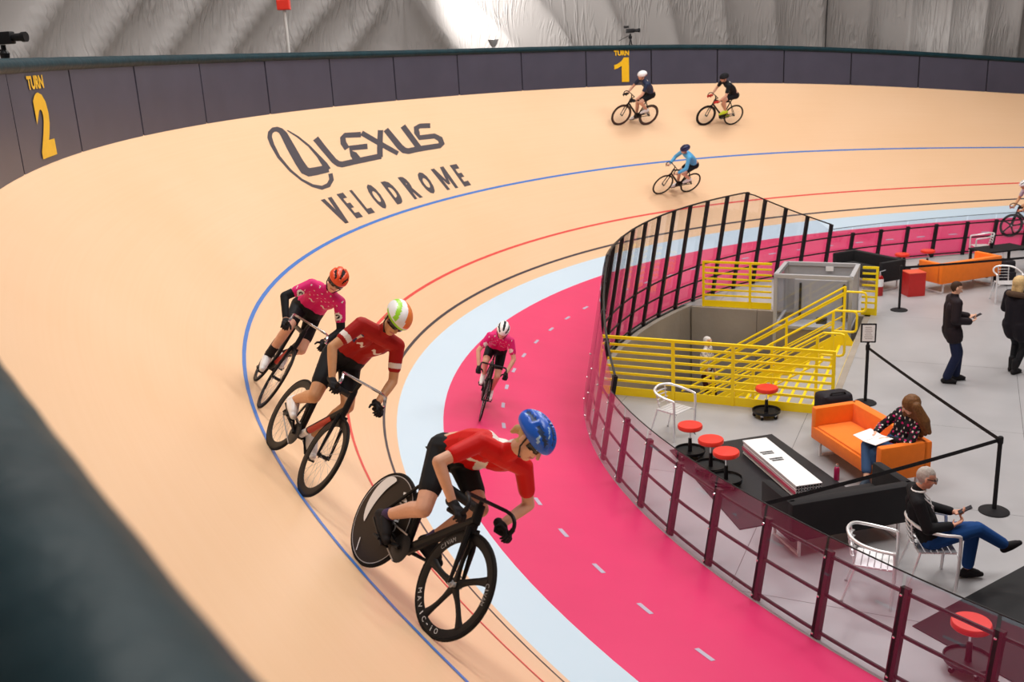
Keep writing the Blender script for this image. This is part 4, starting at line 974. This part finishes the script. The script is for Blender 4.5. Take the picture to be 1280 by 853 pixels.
    cr = MB(); cr.lathe((BBX, -.048, BBZ), (0, 1, 0), [(.020, 0), (.095, 0), (.098, .002), (.095, .004), (.02, .004)], 40); cs = obj('chainring', cr, st.get('ring', BLK), t)
    ped = {}
    for s, nm, a in ((-1, 'R', ca), (1, 'L', ca+PI)):
        e = BB+V(dr*math.cos(a), s*.065, dr*math.sin(a)); obj('crank_arm', MB().tube([BB+V(0, s*.058, 0), e], [.014, .010], 8), BLK, t); ped[nm] = e+V(0, s*.05, 0)
        obj('pedal', MB().box(e+V(0, s*.05, 0), (.075, .07, .018)), BLK, t, 0, .004)
    ch = MB()
    for dz in (-1, 1): ch.beam(BB+V(0, -.046, dz*.094), RH+V(0, -.046, dz*.032), .006, .010)
    obj('chain', ch, GREY, t, 0); 
    obj('sprocket', MB().lathe((-.49, -.048, RWH), (0, 1, 0), [(.01, 0), (.032, 0), (.032, .004), (.01, .004)], 20), BLK, t)
    return t, ped, S, rw
def rider(label, M, bk, ped, S, st, bx, bz, sh, head, face, hip=(-.20, 1.0), hx=.05, drop=.125):
    J = {}; sw = st.get('sw', .185)
    J['hipL'] = V(hip[0], .085, hip[1]-.02); J['hipR'] = V(hip[0], -.085, hip[1]-.02)
    tw = st.get('twist', 0.)
    J['shL'] = V(sh[0]-tw, sw, sh[1]); J['shR'] = V(sh[0]+tw, -sw, sh[1]); c = (J['shL']+J['shR'])/2; J['chest_f'] = V(.4, 0, -1); J['bow'] = .045
    J['head'] = V(*head); J['neck'] = c+(J['head']-c)*.45; J['face'] = V(*face); J['head_up'] = st.get('head_up', V(.35, 0, 1))
    for s, sg in (('L', 1), ('R', -1)):
        p = ped[s]; fd = V(*st.get('foot'+s, (1, 0, -.25))).normalized(); fu = V(-fd.z, 0, fd.x)
        ball = p+fu*.045; J['an'+s] = ball - fd*.125 + fu*.055 - V(0, sg*.02, 0); J['to'+s] = ball+fd*.065-V(0, sg*.01, 0)-fu*.008; J['fdir'+s] = fd; J['fup'+s] = fu
        J['knee_hint'+s] = V(1, sg*.12, .4)
        g = S((bx+hx, sg*.213, bz-drop)); J['wr'+s] = g+V(-.072, sg*.004, .028); J['hd'+s] = V(1, 0, -.12); J['hn'+s] = V(.0, -sg*.25, -1); J['ths'+s] = -1 if s == 'L' else 1
        J['elbow_hint'+s] = V(*st.get('eh', (-.35, sg*.8, -.45))) if 'eh' not in st else V(st['eh'][0], sg*st['eh'][1], st['eh'][2])
    base = dict(top_low=False, bot_r=.010, top_r=.009, voxel=.008, gloves=BLKM, shoe=WHT, bottom=BLACKC, leg=.66, top=REDP, sleeve=.62, curl=1.25)
    base.update(st); t, J = person(label, M, J, base)
    return t, J
# ------------------------------------------------------------------ the riders
RED_J = mat('jersey_red', (.62, .008, .008), .55); RED_D = mat('jersey_deep_red', (.36, .010, .008), .6); WHT_J = mat('jersey_white', (.80, .74, .70), .6); NAVY = mat('jersey_navy', (.015, .03, .13), .6)
PNK_J = mat('jersey_pink', (.68, .015, .17), .55); SKY = mat('jersey_sky', (.10, .42, .75), .55); DNAVY = mat('jersey_dark_navy', (.008, .02, .06), .5); LIME = mat('lime_shoe', (.65, .85, .02), .4)
CHEST = lambda J: ((J['shL']+J['shR'])/2, (J['hipL']+J['hipR'])/2)
def A(v): return np.array(v[:])
def frame_of(J):
    c = (J['shL']+J['shR'])/2; h = (J['hipL']+J['hipR'])/2; up = (c-h).normalized(); l = (J['shL']-J['shR']).normalized(); f = l.cross(up); f = f if f.z < 0 else -f
    return A(c), A(up), A(l), A(f)
def p_r1(cs, J):
    c, up, l, f = frame_of(J); d = cs-c; y = d@l; z = d@up; x = d@f; r = np.zeros(len(cs), int)
    r[(np.abs(y) < .15) & (z < -.10) & (z > -.30) & (x > .0) & (np.abs(z+.19+.06*np.sin(y*30)) < .07)] = 1     # white side panels
    r[(np.abs(y) < .10) & (z > -.32) & (x < -.06)] = 1                                                          # white over the spine
    r[(x > .10) & (np.abs(y) < .08) & (np.abs(z+.12) < .035)] = 1
    return r
def p_r2(cs, J):
    c, up, l, f = frame_of(J); d = cs-c; y = d@l; z = d@up; x = d@f; r = np.zeros(len(cs), int)
    for s in 'LR':
        e = A(J['sh'+s].lerp(J['el'+s], .55)); a = A((J['el'+s]-J['sh'+s]).normalized()); q = (cs-e)@a; near = np.linalg.norm(cs-e, axis=1) < .09
        r[near & (np.abs(q) < .022)] = 1
    m = (y < -.06) & (y > -.20) & (x < .06) & (z < .02) & (z > -.17); r[m] = 2; r[m & (np.abs(z+.075-.3*(y+.12)) < .028)] = 1
    r[(x > .07) & (np.abs(y) < .13) & (np.abs(z+.13+.018*np.sin(y*95)) < .017)] = 1
    r[(x > .07) & (np.abs(y) < .11) & (np.abs(z+.20+.30*np.abs(y)) < .009)] = 1
    return r
def p_pink(cs, J):
    c, up, l, f = frame_of(J); d = cs-c; y = d@l; z = d@up; x = d@f; r = np.zeros(len(cs), int)
    for s, sg in (('L', 1), ('R', -1)):
        e = A(J['sh'+s].lerp(J['el'+s], .38)); e = e+f*.045+l*sg*.045*0
        n_ = np.linalg.norm(cs-e, axis=1); r[n_ < .046] = 1
        dd = cs-e; a = A((J['el'+s]-J['sh'+s]).normalized()); q = dd@a; o = dd@l
        r[(n_ < .032) & (np.abs(o) < .008)] = 2; r[(n_ < .032) & (np.abs(q+.016) < .008)] = 2
    w = (x > .07) & (np.abs(y) < .11) & (np.abs(z+.14+.018*np.sin(y*90)) < .012); r[w] = 1; w = (z > -.09) & (x > .0) & (np.sin(y*70+z*30)*np.sin(z*90-y*20) > .88); r[w] = 1
    return r
def p_lite(m):
    def f_(cs, J):
        c, up, l, f = frame_of(J); d = cs-c; y = d@l; z = d@up; x = d@f; r = np.zeros(len(cs), int)
        r[(x < -.02) & (np.abs(y+.02) < .06) & (z > -.24) & (z < -.08)] = 1
        return r
    return f_
BM = [bike_matrix(*q) for q in ((14.941, 3.164, -.041, -.115), (13.061, 3.284, -.05, -.127), (11.086, 3.18, .05, -.135), (6.537, -.57, .023, .098), (-7.367, 4.702, .07, -.36), (-9.819, 4.498, .025, -.366), (-7.474, 2.181, .053, -.273), (-16.828, -1.363, .007, -.12))]
def decal(par, txt, w_, h_, M_, m, bold=.012, name='lettering'):
    w_ = w_*(.28 if txt in 'Ii' else .6 if txt == '-' else 1); h_ = h_*(.2 if txt == '-' else 1)
    V_, F = glyph(txt, bold); lo = V_.min(0); hi = V_.max(0); V_ = (V_-lo)/(hi-lo)-.5; mb = MB(); mb.add([tuple(M_ @ Vector((x*w_, y*h_, 0))) for x, y in V_], F); return obj(name, mb, m, par, 0)
PRW = mat('print_white', (.75, .75, .76), .5)
# 1 foreground rider, blue helmet
b, ped, S, rw = bike('black aero track bicycle with solid disc rear wheel and five spoke front wheel', BM[0], dict(fw='spoke5', frim=.05, rw='disc', rrim=.03, bx=.37, bz=.85, crank=PI+.15, fat=1.35, steer=.05, sz=.93))
Mx = Matrix(((0, 1, 0), (0, 0, -1), (-1, 0, 0))).to_4x4()   # text plane facing -y (the rider's right)
Rt = lambda a: Matrix.Rotation(a, 4, 'Z'); base = Matrix(((1, 0, 0, 0), (0, 0, -1, 0), (0, 1, 0, 0), (0, 0, 0, 1)))
decal(rw, 'MAVIC', .27, .075, Matrix.Translation((.15, -.025, .115)) @ base @ Rt(-1.35), PRW, .02)
mb = MB()
for i in range(25):
    a = 1.75+2.1*i/24; w2 = .055*math.sin(PI*i/24)**.7
    for r in (.20-w2, .20+w2): mb.v.append((-.02+r*math.cos(a)*.85, -.0265, r*math.sin(a)*1.1+.05))
for i in range(24): mb.f.append((2*i, 2*i+1, 2*i+3, 2*i+2)); mb.m.append(0)
obj('crescent_print', mb, PRW, rw, 0)
decal(rw, 'I', .035, .09, Matrix.Translation((-.08, -.024, -.235)) @ base @ Rt(.4), PRW, .015)
fwl = [k for k in bpy.data.objects if k.parent == b and k.name.startswith('front_wheel')][0]
for ch, a in zip('MAVIC-iO', np.linspace(3.75, 4.95, 8)):
    decal(fwl, ch, .030, .032, Matrix.Translation((.285*math.cos(a), -.0135, .285*math.sin(a))) @ base @ Rt(a+PI/2), PRW, .0)
for a in (2.3, .1):
    for i, ch in enumerate('MAVIC'):
        aa = a+.09*i*(1); decal(fwl, ch, .024, .03, Matrix.Translation((.285*math.cos(aa), -.0135, .285*math.sin(aa))) @ base @ Rt(aa-PI/2), mat('print_dim', (.3, .3, .31), .5), .0)
t, J = rider('leading rider in blue helmet and red jersey, crouched over the drops', BM[0], b, ped, S, dict(top_paint=([RED_J, WHT_J], p_r1), voxel=.0065, shoe=BLKM, sock=mat('sock_purple', (.05, .03, .09), .7), sock_h=.12, skin=SKIN, footR=(1, 0, -.35), footL=(1, 0, -.1), eh=(-.15, .9, -.3), head_up=V(.45, 0, 1), twist=-.02, hs=1.08, hair=mat('hair_blond', (.55, .36, .16), .6)),
    .37, .85, (.27, 1.14), (.45, 0, 1.32), (.85, .38, -.5), hip=(-.19, .985))
hl = lambda x, y, z: 2 if (math.sin(y*15+x*2.5) > .80 and math.sin(x*6+y*3) > .1 and z > .1) else 0
BLUH = mat('helmet_blue', (.012, .11, .62), .3); helmet(t, J['head'], J['face'], J['head_up'], [BLUH, mat('helmet_dark', (.02, .05, .14), .5), hl, [mat('helmet_streak', (.35, .55, .8), .35)]], 'vent', 1.07)
def visor(t, J, m):
    hc = J['head']; f = J['face'].normalized(); u = J['head_up']; u = (u-f*u.dot(f)).normalized(); l = u.cross(f); mb = MB(); n_ = 12
    for i in range(n_+1):
        a = -1.15+2.3*i/n_
        for z in (.030, -.022): r = .112 if z > 0 else .106; mb.v.append(tuple(hc+f*(math.cos(a)*r-.003)+l*math.sin(a)*.090+u*(z-.0)))
    for i in range(n_): mb.f.append((2*i, 2*i+1, 2*i+3, 2*i+2)); mb.m.append(0)
    o = obj('sunglasses', mb, m, t, 180); md = o.modifiers.new('s', 'SOLIDIFY'); md.thickness = .003
SHADE = mat('dark_lens', (.015, .012, .012), .12); visor(t, J, SHADE)
ponytail = MB(); hc = J['head']; f = J['face'].normalized(); u = (J['head_up']-f*J['head_up'].dot(f)).normalized()
ponytail.cap(hc-f*.085-u*.03, hc-f*.115-u*.05, .032, .03).cap(hc-f*.115-u*.05, hc-f*.125-u*.09, .028, .016); remesh('hair', ponytail, [MATS['hair_blond']], .007, t, 3)
# 2 middle rider, white, orange and green helmet
b, ped, S, rw = bike('black bicycle with deep black rims, red frame stripe and silver handlebar', BM[1], dict(frim=.055, rrim=.055, bx=.37, bz=.97, crank=2.6, bar=CHR, tape=BLKM, accent=mat('accent_red', (.45, .03, .01), .4), accent2=WHT, steer=-.04, fat=1.1, sz=.96))
t, J = rider('rider in deep red jersey and white, orange and green smooth helmet', BM[1], b, ped, S, dict(top_paint=([RED_D, WHT_J, NAVY], p_r2), voxel=.0065, skin=SKT, eh=(-.2, .75, -.5), head_up=V(.4, 0, 1), footR=(1, 0, -.2), hs=1.05), .37, .97, (.17, 1.35), (.275, .0, 1.525), (.93, .1, -.5), hip=(-.20, 1.02))
ha = lambda x, y, z: (2 if (y > -.05 and x > -.6 and z > .12) else (3 if (abs(y+.62+.15*x) < .13 and z > .05) else (3 if (y > .75 or z < -.05 and x > -.2) else 0)))
helmet(t, J['head'], J['face'], J['head_up'], [WHT, BLKM, ha, [mat('helmet_orange', (.85, .22, .04), .35), mat('helmet_lime', (.35, .75, .03), .35)]], 'aero', 1.05)
visor(t, J, SHADE)
# 3 rider behind, orange vented helmet, pink jersey
b, ped, S, rw = bike('black and red bicycle ridden by the cyclist in orange vented helmet', BM[2], dict(frim=.03, rrim=.03, bx=.37, bz=.95, crank=-.2, accent=mat('accent_red', (1, 1, 1)), steer=0., sz=.96, bar=CHR))
t, J = rider('rider in orange vented helmet, pink jersey and black arm warmers', BM[2], b, ped, S, dict(top_paint=([PNK_J, WHT_J, BLKM], p_pink), voxel=.0075, sock=BLKM, sock_h=.33, sw=.165, thick=.93, eh=(-.3, .9, -.3), head_up=V(.2, 0, 1)), .37, .95, (.15, 1.27), (.25, .0, 1.44), (1, -.02, -.35), hip=(-.22, 1.0))
for s in 'LR': 
    g = MB(); g.cap(lerp(J['sh'+s], J['el'+s], .5), J['el'+s], .050, .045).cap(J['el'+s], lerp(J['el'+s], J['wr'+s], .85), .045, .034); remesh('arm_warmer', g, [BLACKC], .009, t, 3)
helmet(t, J['head'], J['face'], J['head_up'], [mat('helmet_flame', (.78, .075, .015), .35), BLKM], 'vent'); visor(t, J, SHADE)
# 4 rider on the pink apron
b, ped, S, rw = bike('black bicycle seen head on, on the pink apron', BM[3], dict(frim=.035, rrim=.03, bx=.38, bz=.89, crank=1.05, sz=.95))
t, J = rider('rider in white striped helmet and pink jersey on the pink apron', BM[3], b, ped, S, dict(top_paint=([PNK_J, WHT_J, BLKM], p_pink), voxel=.0085, sw=.165, thick=.92, eh=(-.1, .6, -.3), head_up=V(.3, 0, 1)), .38, .89, (.15, 1.27), (.26, 0, 1.42), (1, 0, -.5), hip=(-.22, 1.0))
helmet(t, J['head'], J['face'], J['head_up'], [WHT, BLKM], 'strip')
# 5-7 far riders
b, ped, S, rw = bike('bicycle with deep dark rims ridden high beside the barrier, left of the pair', BM[4], dict(frim=.05, rrim=.06, bx=.38, bz=1.0, crank=-1.15, sz=.97, rimm=mat('rim_brown', (.05, .02, .014), .35)))
t, J = rider('far rider in white helmet and dark blue jersey beside the barrier', BM[4], b, ped, S, dict(top_paint=([DNAVY, WHT_J], p_lite(0)), voxel=.012, head_up=V(.3, 0, 1), eh=(-.2, .6, -.5)), .38, 1.0, (.10, 1.38), (.23, 0, 1.56), (1, 0, -.3), hip=(-.29, 1.04))
helmet(t, J['head'], J['face'], J['head_up'], [WHT, REDP, lambda x, y, z: 2 if z < .05 and x < -.3 else 0, [mat('helmet_rust', (.4, .05, .03), .4)]], 'aero')
b, ped, S, rw = bike('black bicycle with deep front rim and thin rear rim, right of the far pair', BM[5], dict(frim=.055, rrim=.012, bx=.38, bz=.99, crank=.75+PI, sz=.97, bar=BLK, tape=mat('tape_red', (.5, .02, .02), .5)))
t, J = rider('far rider in black helmet, black jersey and lime yellow shoes', BM[5], b, ped, S, dict(top_paint=([BLACKC, WHT_J], p_lite(0)), voxel=.012, gloves=mat('glove_red', (.5, .03, .02), .6), shoe=LIME, head_up=V(.3, 0, 1), eh=(-.2, .6, -.5)), .38, .99, (.14, 1.37), (.26, 0, 1.54), (1, 0, -.35), hip=(-.29, 1.04))
helmet(t, J['head'], J['face'], J['head_up'], [BLACKC, BLKM], 'strip')
b, ped, S, rw = bike('black bicycle with thin rims on the blue line', BM[6], dict(frim=.015, rrim=.015, bx=.38, bz=.97, crank=-1.05, sz=.96))
t, J = rider('far rider in dark blue helmet and sky blue long sleeved jersey', BM[6], b, ped, S, dict(top_paint=([SKY], None), voxel=.012, sleeve=1.85, gloves=None, head_up=V(.3, 0, 1), eh=(-.2, .6, -.5), sw=.165, thick=.93), .38, .97, (.14, 1.33), (.26, 0, 1.50), (1, 0, -.45), hip=(-.29, 1.03))
helmet(t, J['head'], J['face'], J['head_up'], [mat('helmet_navy', (.01, .015, .09), .35), BLKM], 'vent')
# 8 rider cut by the right edge
b, ped, S, rw = bike('black bicycle with deep front wheel at the right edge of the photograph', BM[7], dict(fw='spoke5', frim=.05, rrim=.03, bx=.38, bz=.92, crank=.3, sz=.96, tape=mat('tape_red', (1, 1, 1)), fat=1.2))
t, J = rider('rider in pale jersey and black shorts at the right edge', BM[7], b, ped, S, dict(top_paint=([mat('jersey_pale', (.55, .55, .65), .6)], None), voxel=.012, gloves=None, skin=SKT, eh=(-.2, .6, -.5)), .38, .92, (.16, 1.30), (.28, 0, 1.47), (1, 0, -.4), hip=(-.24, 1.0))
helmet(t, J['head'], J['face'], J['head_up'], [WHT, BLKM], 'vent')

# ------------------------------------------------------------------ people on the infield
DENIM = mat('denim', (.045, .10, .22), .8, bump=.1); DDENIM = mat('dark_denim', (.010, .016, .05), .8); BDENIM = mat('blue_denim', (.008, .055, .21), .8); JACK = mat('black_jacket', (.016, .010, .014), .7)
def stand(hd=0): return dict(hipL=(0, .09, .92), hipR=(0, -.09, .92), shL=(0, .19, 1.44), shR=(0, -.19, 1.44), neck=(0, 0, 1.53), head=(.02, 0, 1.66), face=(1, 0, -.12), chest_f=(1, 0, 0), bow=.02)
def feet(J, L, R, ang=(0, 0)):
    for s, p, a in (('L', L, ang[0]), ('R', R, ang[1])):
        d = V(math.cos(a), math.sin(a), 0); J['an'+s] = V(p[0], p[1], .085); J['to'+s] = V(p[0], p[1], .040)+d*.15; J['he'+s] = V(p[0], p[1], .046)-d*.045; J['fdir'+s] = d; J['fup'+s] = Z3; J['knee_hint'+s] = d+V(0, 0, .1)
# standing man
J = stand(); feet(J, (.13, .06), (-.07, -.09), (.1, -.3)); J.update(wrL=(.28, .10, 1.14), wrR=(.24, -.12, 1.10), hdL=(.8, -.5, .1), hdR=(.9, .4, .15), hnL=(0, -.6, .6), hnR=(0, .5, .8), elL=V(.0, .25, 1.16), elR=V(-.04, -.26, 1.16), face=(1, 0, -.45), thsL=1, thsR=-1)
mt, J = person('man standing in black jacket and dark jeans looking at a phone', TM((-5.24, 1.44, 0), math.radians(-8)), J, dict(top=JACK, top_r=.028, sleeve=1.92, hem=.22, top_name='jacket', bottom=DDENIM, bot_r=.018, leg=1.9, cuff=.055, bottom_name='jeans', shoe=BLKM, hair=mat('hair_brown', (.05, .025, .015), .7), voxel=.010, hs=1.02))
obj('phone_case', MB().box((0, 0, 0), (.01, .01, .01)), BLK, mt) if False else None
ph = thing('phone', 'black phone in the hands of the standing man', 'phone', TM((-5.24, 1.44, 0), math.radians(-8)) @ Matrix.Translation((.385, .0, 1.17)) @ Matrix.Rotation(-.5, 4, 'Y')); obj('body', MB().box((0, 0, 0), (.15, .075, .010)), BLK, ph, 0, .003); obj('screen', MB().box((0, 0, .006), (.135, .066, .002)), mat('screen', (.02, .02, .03), .1), ph, 0)
# standing woman seen from behind
J = stand(); J.update(head=(.015, 0, 1.60), neck=(0, 0, 1.48), shL=(0, .165, 1.39), shR=(0, -.165, 1.39), hipL=(0, .085, .88), hipR=(0, -.085, .88), wrL=(.26, .10, 1.22), wrR=(.26, -.10, 1.22), hdL=(.8, -.4, .3), hdR=(.8, .4, .3), hnL=(0, -.6, .6), hnR=(0, .5, .8), thsL=1, thsR=-1)
feet(J, (.07, .055), (-.05, -.075), (.1, -.1))
WM = TM((-4.0, 1.72, 0), math.radians(32)); HBL = mat('hair_light_blond', (.60, .42, .20), .6, var=.3, scale=60)
wt, J = person('woman seen from behind in black parka with fur collar and blonde hair', WM, J, dict(top=mat('parka', (.012, .010, .015), .8), top_r=.036, sleeve=1.9, hem=.42, top_name='parka', bottom=BLACKC, leg=1.85, cuff=.044, bottom_name='leggings', shoe=BLKM, hair=HBL, voxel=.011))
g = MB(); h = J['head']; g.ell(h+V(-.025, 0, .03), X3*.125, Y3*.115, Z3*.12); g.cap(h+V(-.06, .03, -.03), h+V(-.085, .05, -.17), .07, .05).cap(h+V(-.06, -.03, -.03), h+V(-.085, -.05, -.17), .07, .05); remesh('hair', g, [HBL], .010, wt, 3)
mb = MB(); mb.tube([J['neck']+V(.06+.0, .0, -.05)+V(math.cos(a)*.13-.07, math.sin(a)*.15, -.02-.03*math.cos(a)) for a in np.linspace(0, 2*PI, 17)[:-1]], .055, 8, closed=True); remesh('fur_collar', mb, [mat('fur', (.10, .06, .04), .95, var=.4, scale=80, bump=1., bscale=90)], .012, wt, 2)
for s in 'LR': obj('boot_shaft', MB().cap(J['an'+s]+V(0, 0, .15), J['an'+s], .055, .05), BLKM, wt)
# seated man with crossed legs
SM_ = TM((-8.30, -4.93, 0), math.radians(-14))
J = dict(hipL=(-.02, .095, .53), hipR=(-.02, -.095, .53), shL=(-.19, .20, 1.00), shR=(-.19, -.20, 1.00), neck=(-.17, 0, 1.09), head=(-.10, 0, 1.22), face=(1, 0, -.38), chest_f=(1, 0, .3), bow=.03,
    wrL=(.22, .06, .80), wrR=(.18, -.10, .72), hdL=(.7, -.5, .35), hdR=(.8, .35, .3), hnL=(0, -.4, .7), hnR=(0, .4, .8), thsL=1, thsR=-1, elL=V(-.06, .27, .78), elR=V(-.10, -.27, .74),
    knL=V(.43, .10, .60), anL=(.40, .10, .10), toL=(.55, .12, .045), heL=(.35, .10, .045), knR=V(.44, -.02, .66), anR=(.78, .13, .40), toR=(.92, .18, .42), heR=(.76, .14, .35))
st_, J = person('grey haired seated man in black pullover and blue jeans with crossed legs', SM_, J, dict(top=mat('pullover', (.008, .008, .010), .8), top_r=.016, sleeve=1.85, top_name='pullover', belly=.05, bottom=BDENIM, bot_r=.016, leg=1.85, cuff=.05, bottom_name='jeans', shoe=BLKM, hair=mat('hair_grey', (.42, .38, .35), .7, var=.3, scale=60), glasses=GLASS, voxel=.008, hs=1.06, skin=mat('skin_rosy', (.62, .30, .20), .5)))
mb = MB(); mb.tube([J['neck']+V(math.cos(a)*.068+.005, math.sin(a)*.072, -.015) for a in np.linspace(0, 2*PI, 13)[:-1]], .012, 6, closed=True); obj('collar', mb, WHT, st_)
mb = MB(); mb.tube([J['shL']+V(.06, -.09, .03), V(-.03, .10, .93), V(.0, .02, .80), V(-.03, -.10, .93), J['shR']+V(.06, .09, .03)], .007, 6); obj('lanyard', mb, WHT, st_)
ph = thing('phone', 'black phone held by the seated man', 'phone', SM_ @ Matrix.Translation((.31, .0, .865)) @ Matrix.Rotation(-.55, 4, 'Y')); obj('body', MB().box((0, 0, 0), (.15, .075, .010)), BLK, ph, 0, .003); obj('screen', MB().box((0, 0, .006), (.135, .066, .002)), MATS['screen'], ph, 0)
# seated woman reading on the orange sofa
RW_ = Matrix.Translation((-7.93, -2.03, 0)) @ Matrix.Rotation(math.radians(-77.5)+PI, 4, 'Z') @ Matrix.Translation((-.47, -.10, 0)) @ Matrix.Rotation(PI/2+.15, 4, 'Z')
J = dict(hipL=(-.02, .09, .53), hipR=(-.02, -.09, .53), shL=(-.12, .26, .93), shR=(-.12, -.06, .99), neck=(-.10, .13, 1.05), head=(-.03, .18, 1.17), face=(.8, -.45, -.55), chest_f=(1, 0, .2), bow=.02,
    wrL=(.26, .12, .74), wrR=(.26, -.10, .74), hdL=(.8, -.3, -.1), hdR=(.8, .3, -.1), hnL=(0, -.3, -.8), hnR=(0, .3, -.8), elL=V(.04, .30, .70), elR=V(.03, -.23, .76), thsL=-1, thsR=1,
    knL=V(.42, .12, .58), anL=(.42, .16, .12), toL=(.56, .18, .045), heL=(.37, .15, .045), knR=V(.44, -.04, .63), anR=(.62, .18, .26), toR=(.74, .22, .19), heR=(.59, .18, .20))
HB = mat('hair_brown_long', (.15, .065, .022), .55, var=.5, scale=45)
ws, J = person('woman with long brown hair and jeans reading on the orange sofa', RW_, J, dict(top=mat('floral_top', (.012, .010, .014), .7), top_r=.012, sleeve=1.8, top_name='cardigan', bottom=DENIM, bot_r=.014, leg=1.72, cuff=.05, bottom_name='jeans', shoe=mat('grey_shoe', (.04, .06, .09), .6), hair=HB, voxel=.008, thick=.95,
    top_paint=([mat('floral_top', (1, 1, 1)), PNK_J, WHT_J], lambda cs, J: np.where((np.sin(cs[:, 0]*70)*np.sin(cs[:, 1]*60)*np.sin(cs[:, 2]*65) > .55), 1, np.where((np.sin(cs[:, 0]*50+1)*np.sin(cs[:, 1]*80)*np.sin(cs[:, 2]*55+2) > .62), 2, 0)))))
g = MB(); h = J['head']; g.ell(h+V(-.015, .015, .035), X3*.125, Y3*.115, Z3*.12)
for y in (-.08, -.04, 0, .04, .08, .12): g.cap(h+V(-.03+abs(y)*.3, y*.9+.01, .02), h+V(-.10+.25*abs(y), y*1.5+.02, -.17), .062, .070).cap(h+V(-.10+.25*abs(y), y*1.5+.02, -.17), h+V(-.14+.3*abs(y), y*1.9+.02, -.36-.05*math.sin(y*40)), .066, .035)
remesh('hair', g, [HB], .008, ws, 2)
rd = thing('magazine', 'open white magazine on the lap of the seated woman', 'magazine', RW_ @ Matrix.Translation((.38, .0, .735)) @ Matrix.Rotation(.12, 4, 'Y'))
for s in (-1, 1): obj('page', MB().box((0, s*.105, .004), (.29, .21, .006), Matrix.Rotation(s*.10, 3, 'X')), WHT, rd, 0)
obj('spine', MB().box((0, 0, -.006), (.29, .012, .006)), GREY, rd, 0)
# person on the pit floor seen through the rails
J = stand(); feet(J, (.1, .08), (-.08, -.09)); J.update(wrL=(.12, .27, .88), wrR=(.12, -.27, .88), hdL=(.3, 0, -1), hdR=(.3, 0, -1), hnL=(0, -1, 0), hnR=(0, 1, 0), thsL=1, thsR=-1)
person('white haired person in pale patterned shirt down in the stair pit', Matrix.Translation(W(.35, 5.1, PD+.01)) @ Matrix.Rotation(-.5, 4, 'Z'), J, dict(top=WHT_J, top_r=.02, sleeve=.7, top_name='shirt', bottom=mat('dark_red_trousers', (.06, .015, .015), .8), bot_r=.015, leg=1.9, bottom_name='trousers', shoe=BLKM, hair=mat('hair_white', (.7, .65, .62), .7), voxel=.012,
    top_paint=([WHT_J, mat('shirt_grey', (.35, .33, .38), .7)], lambda cs, J: ((np.sin(cs[:, 1]*60)*np.sin(cs[:, 2]*60)) > .2).astype(int))))
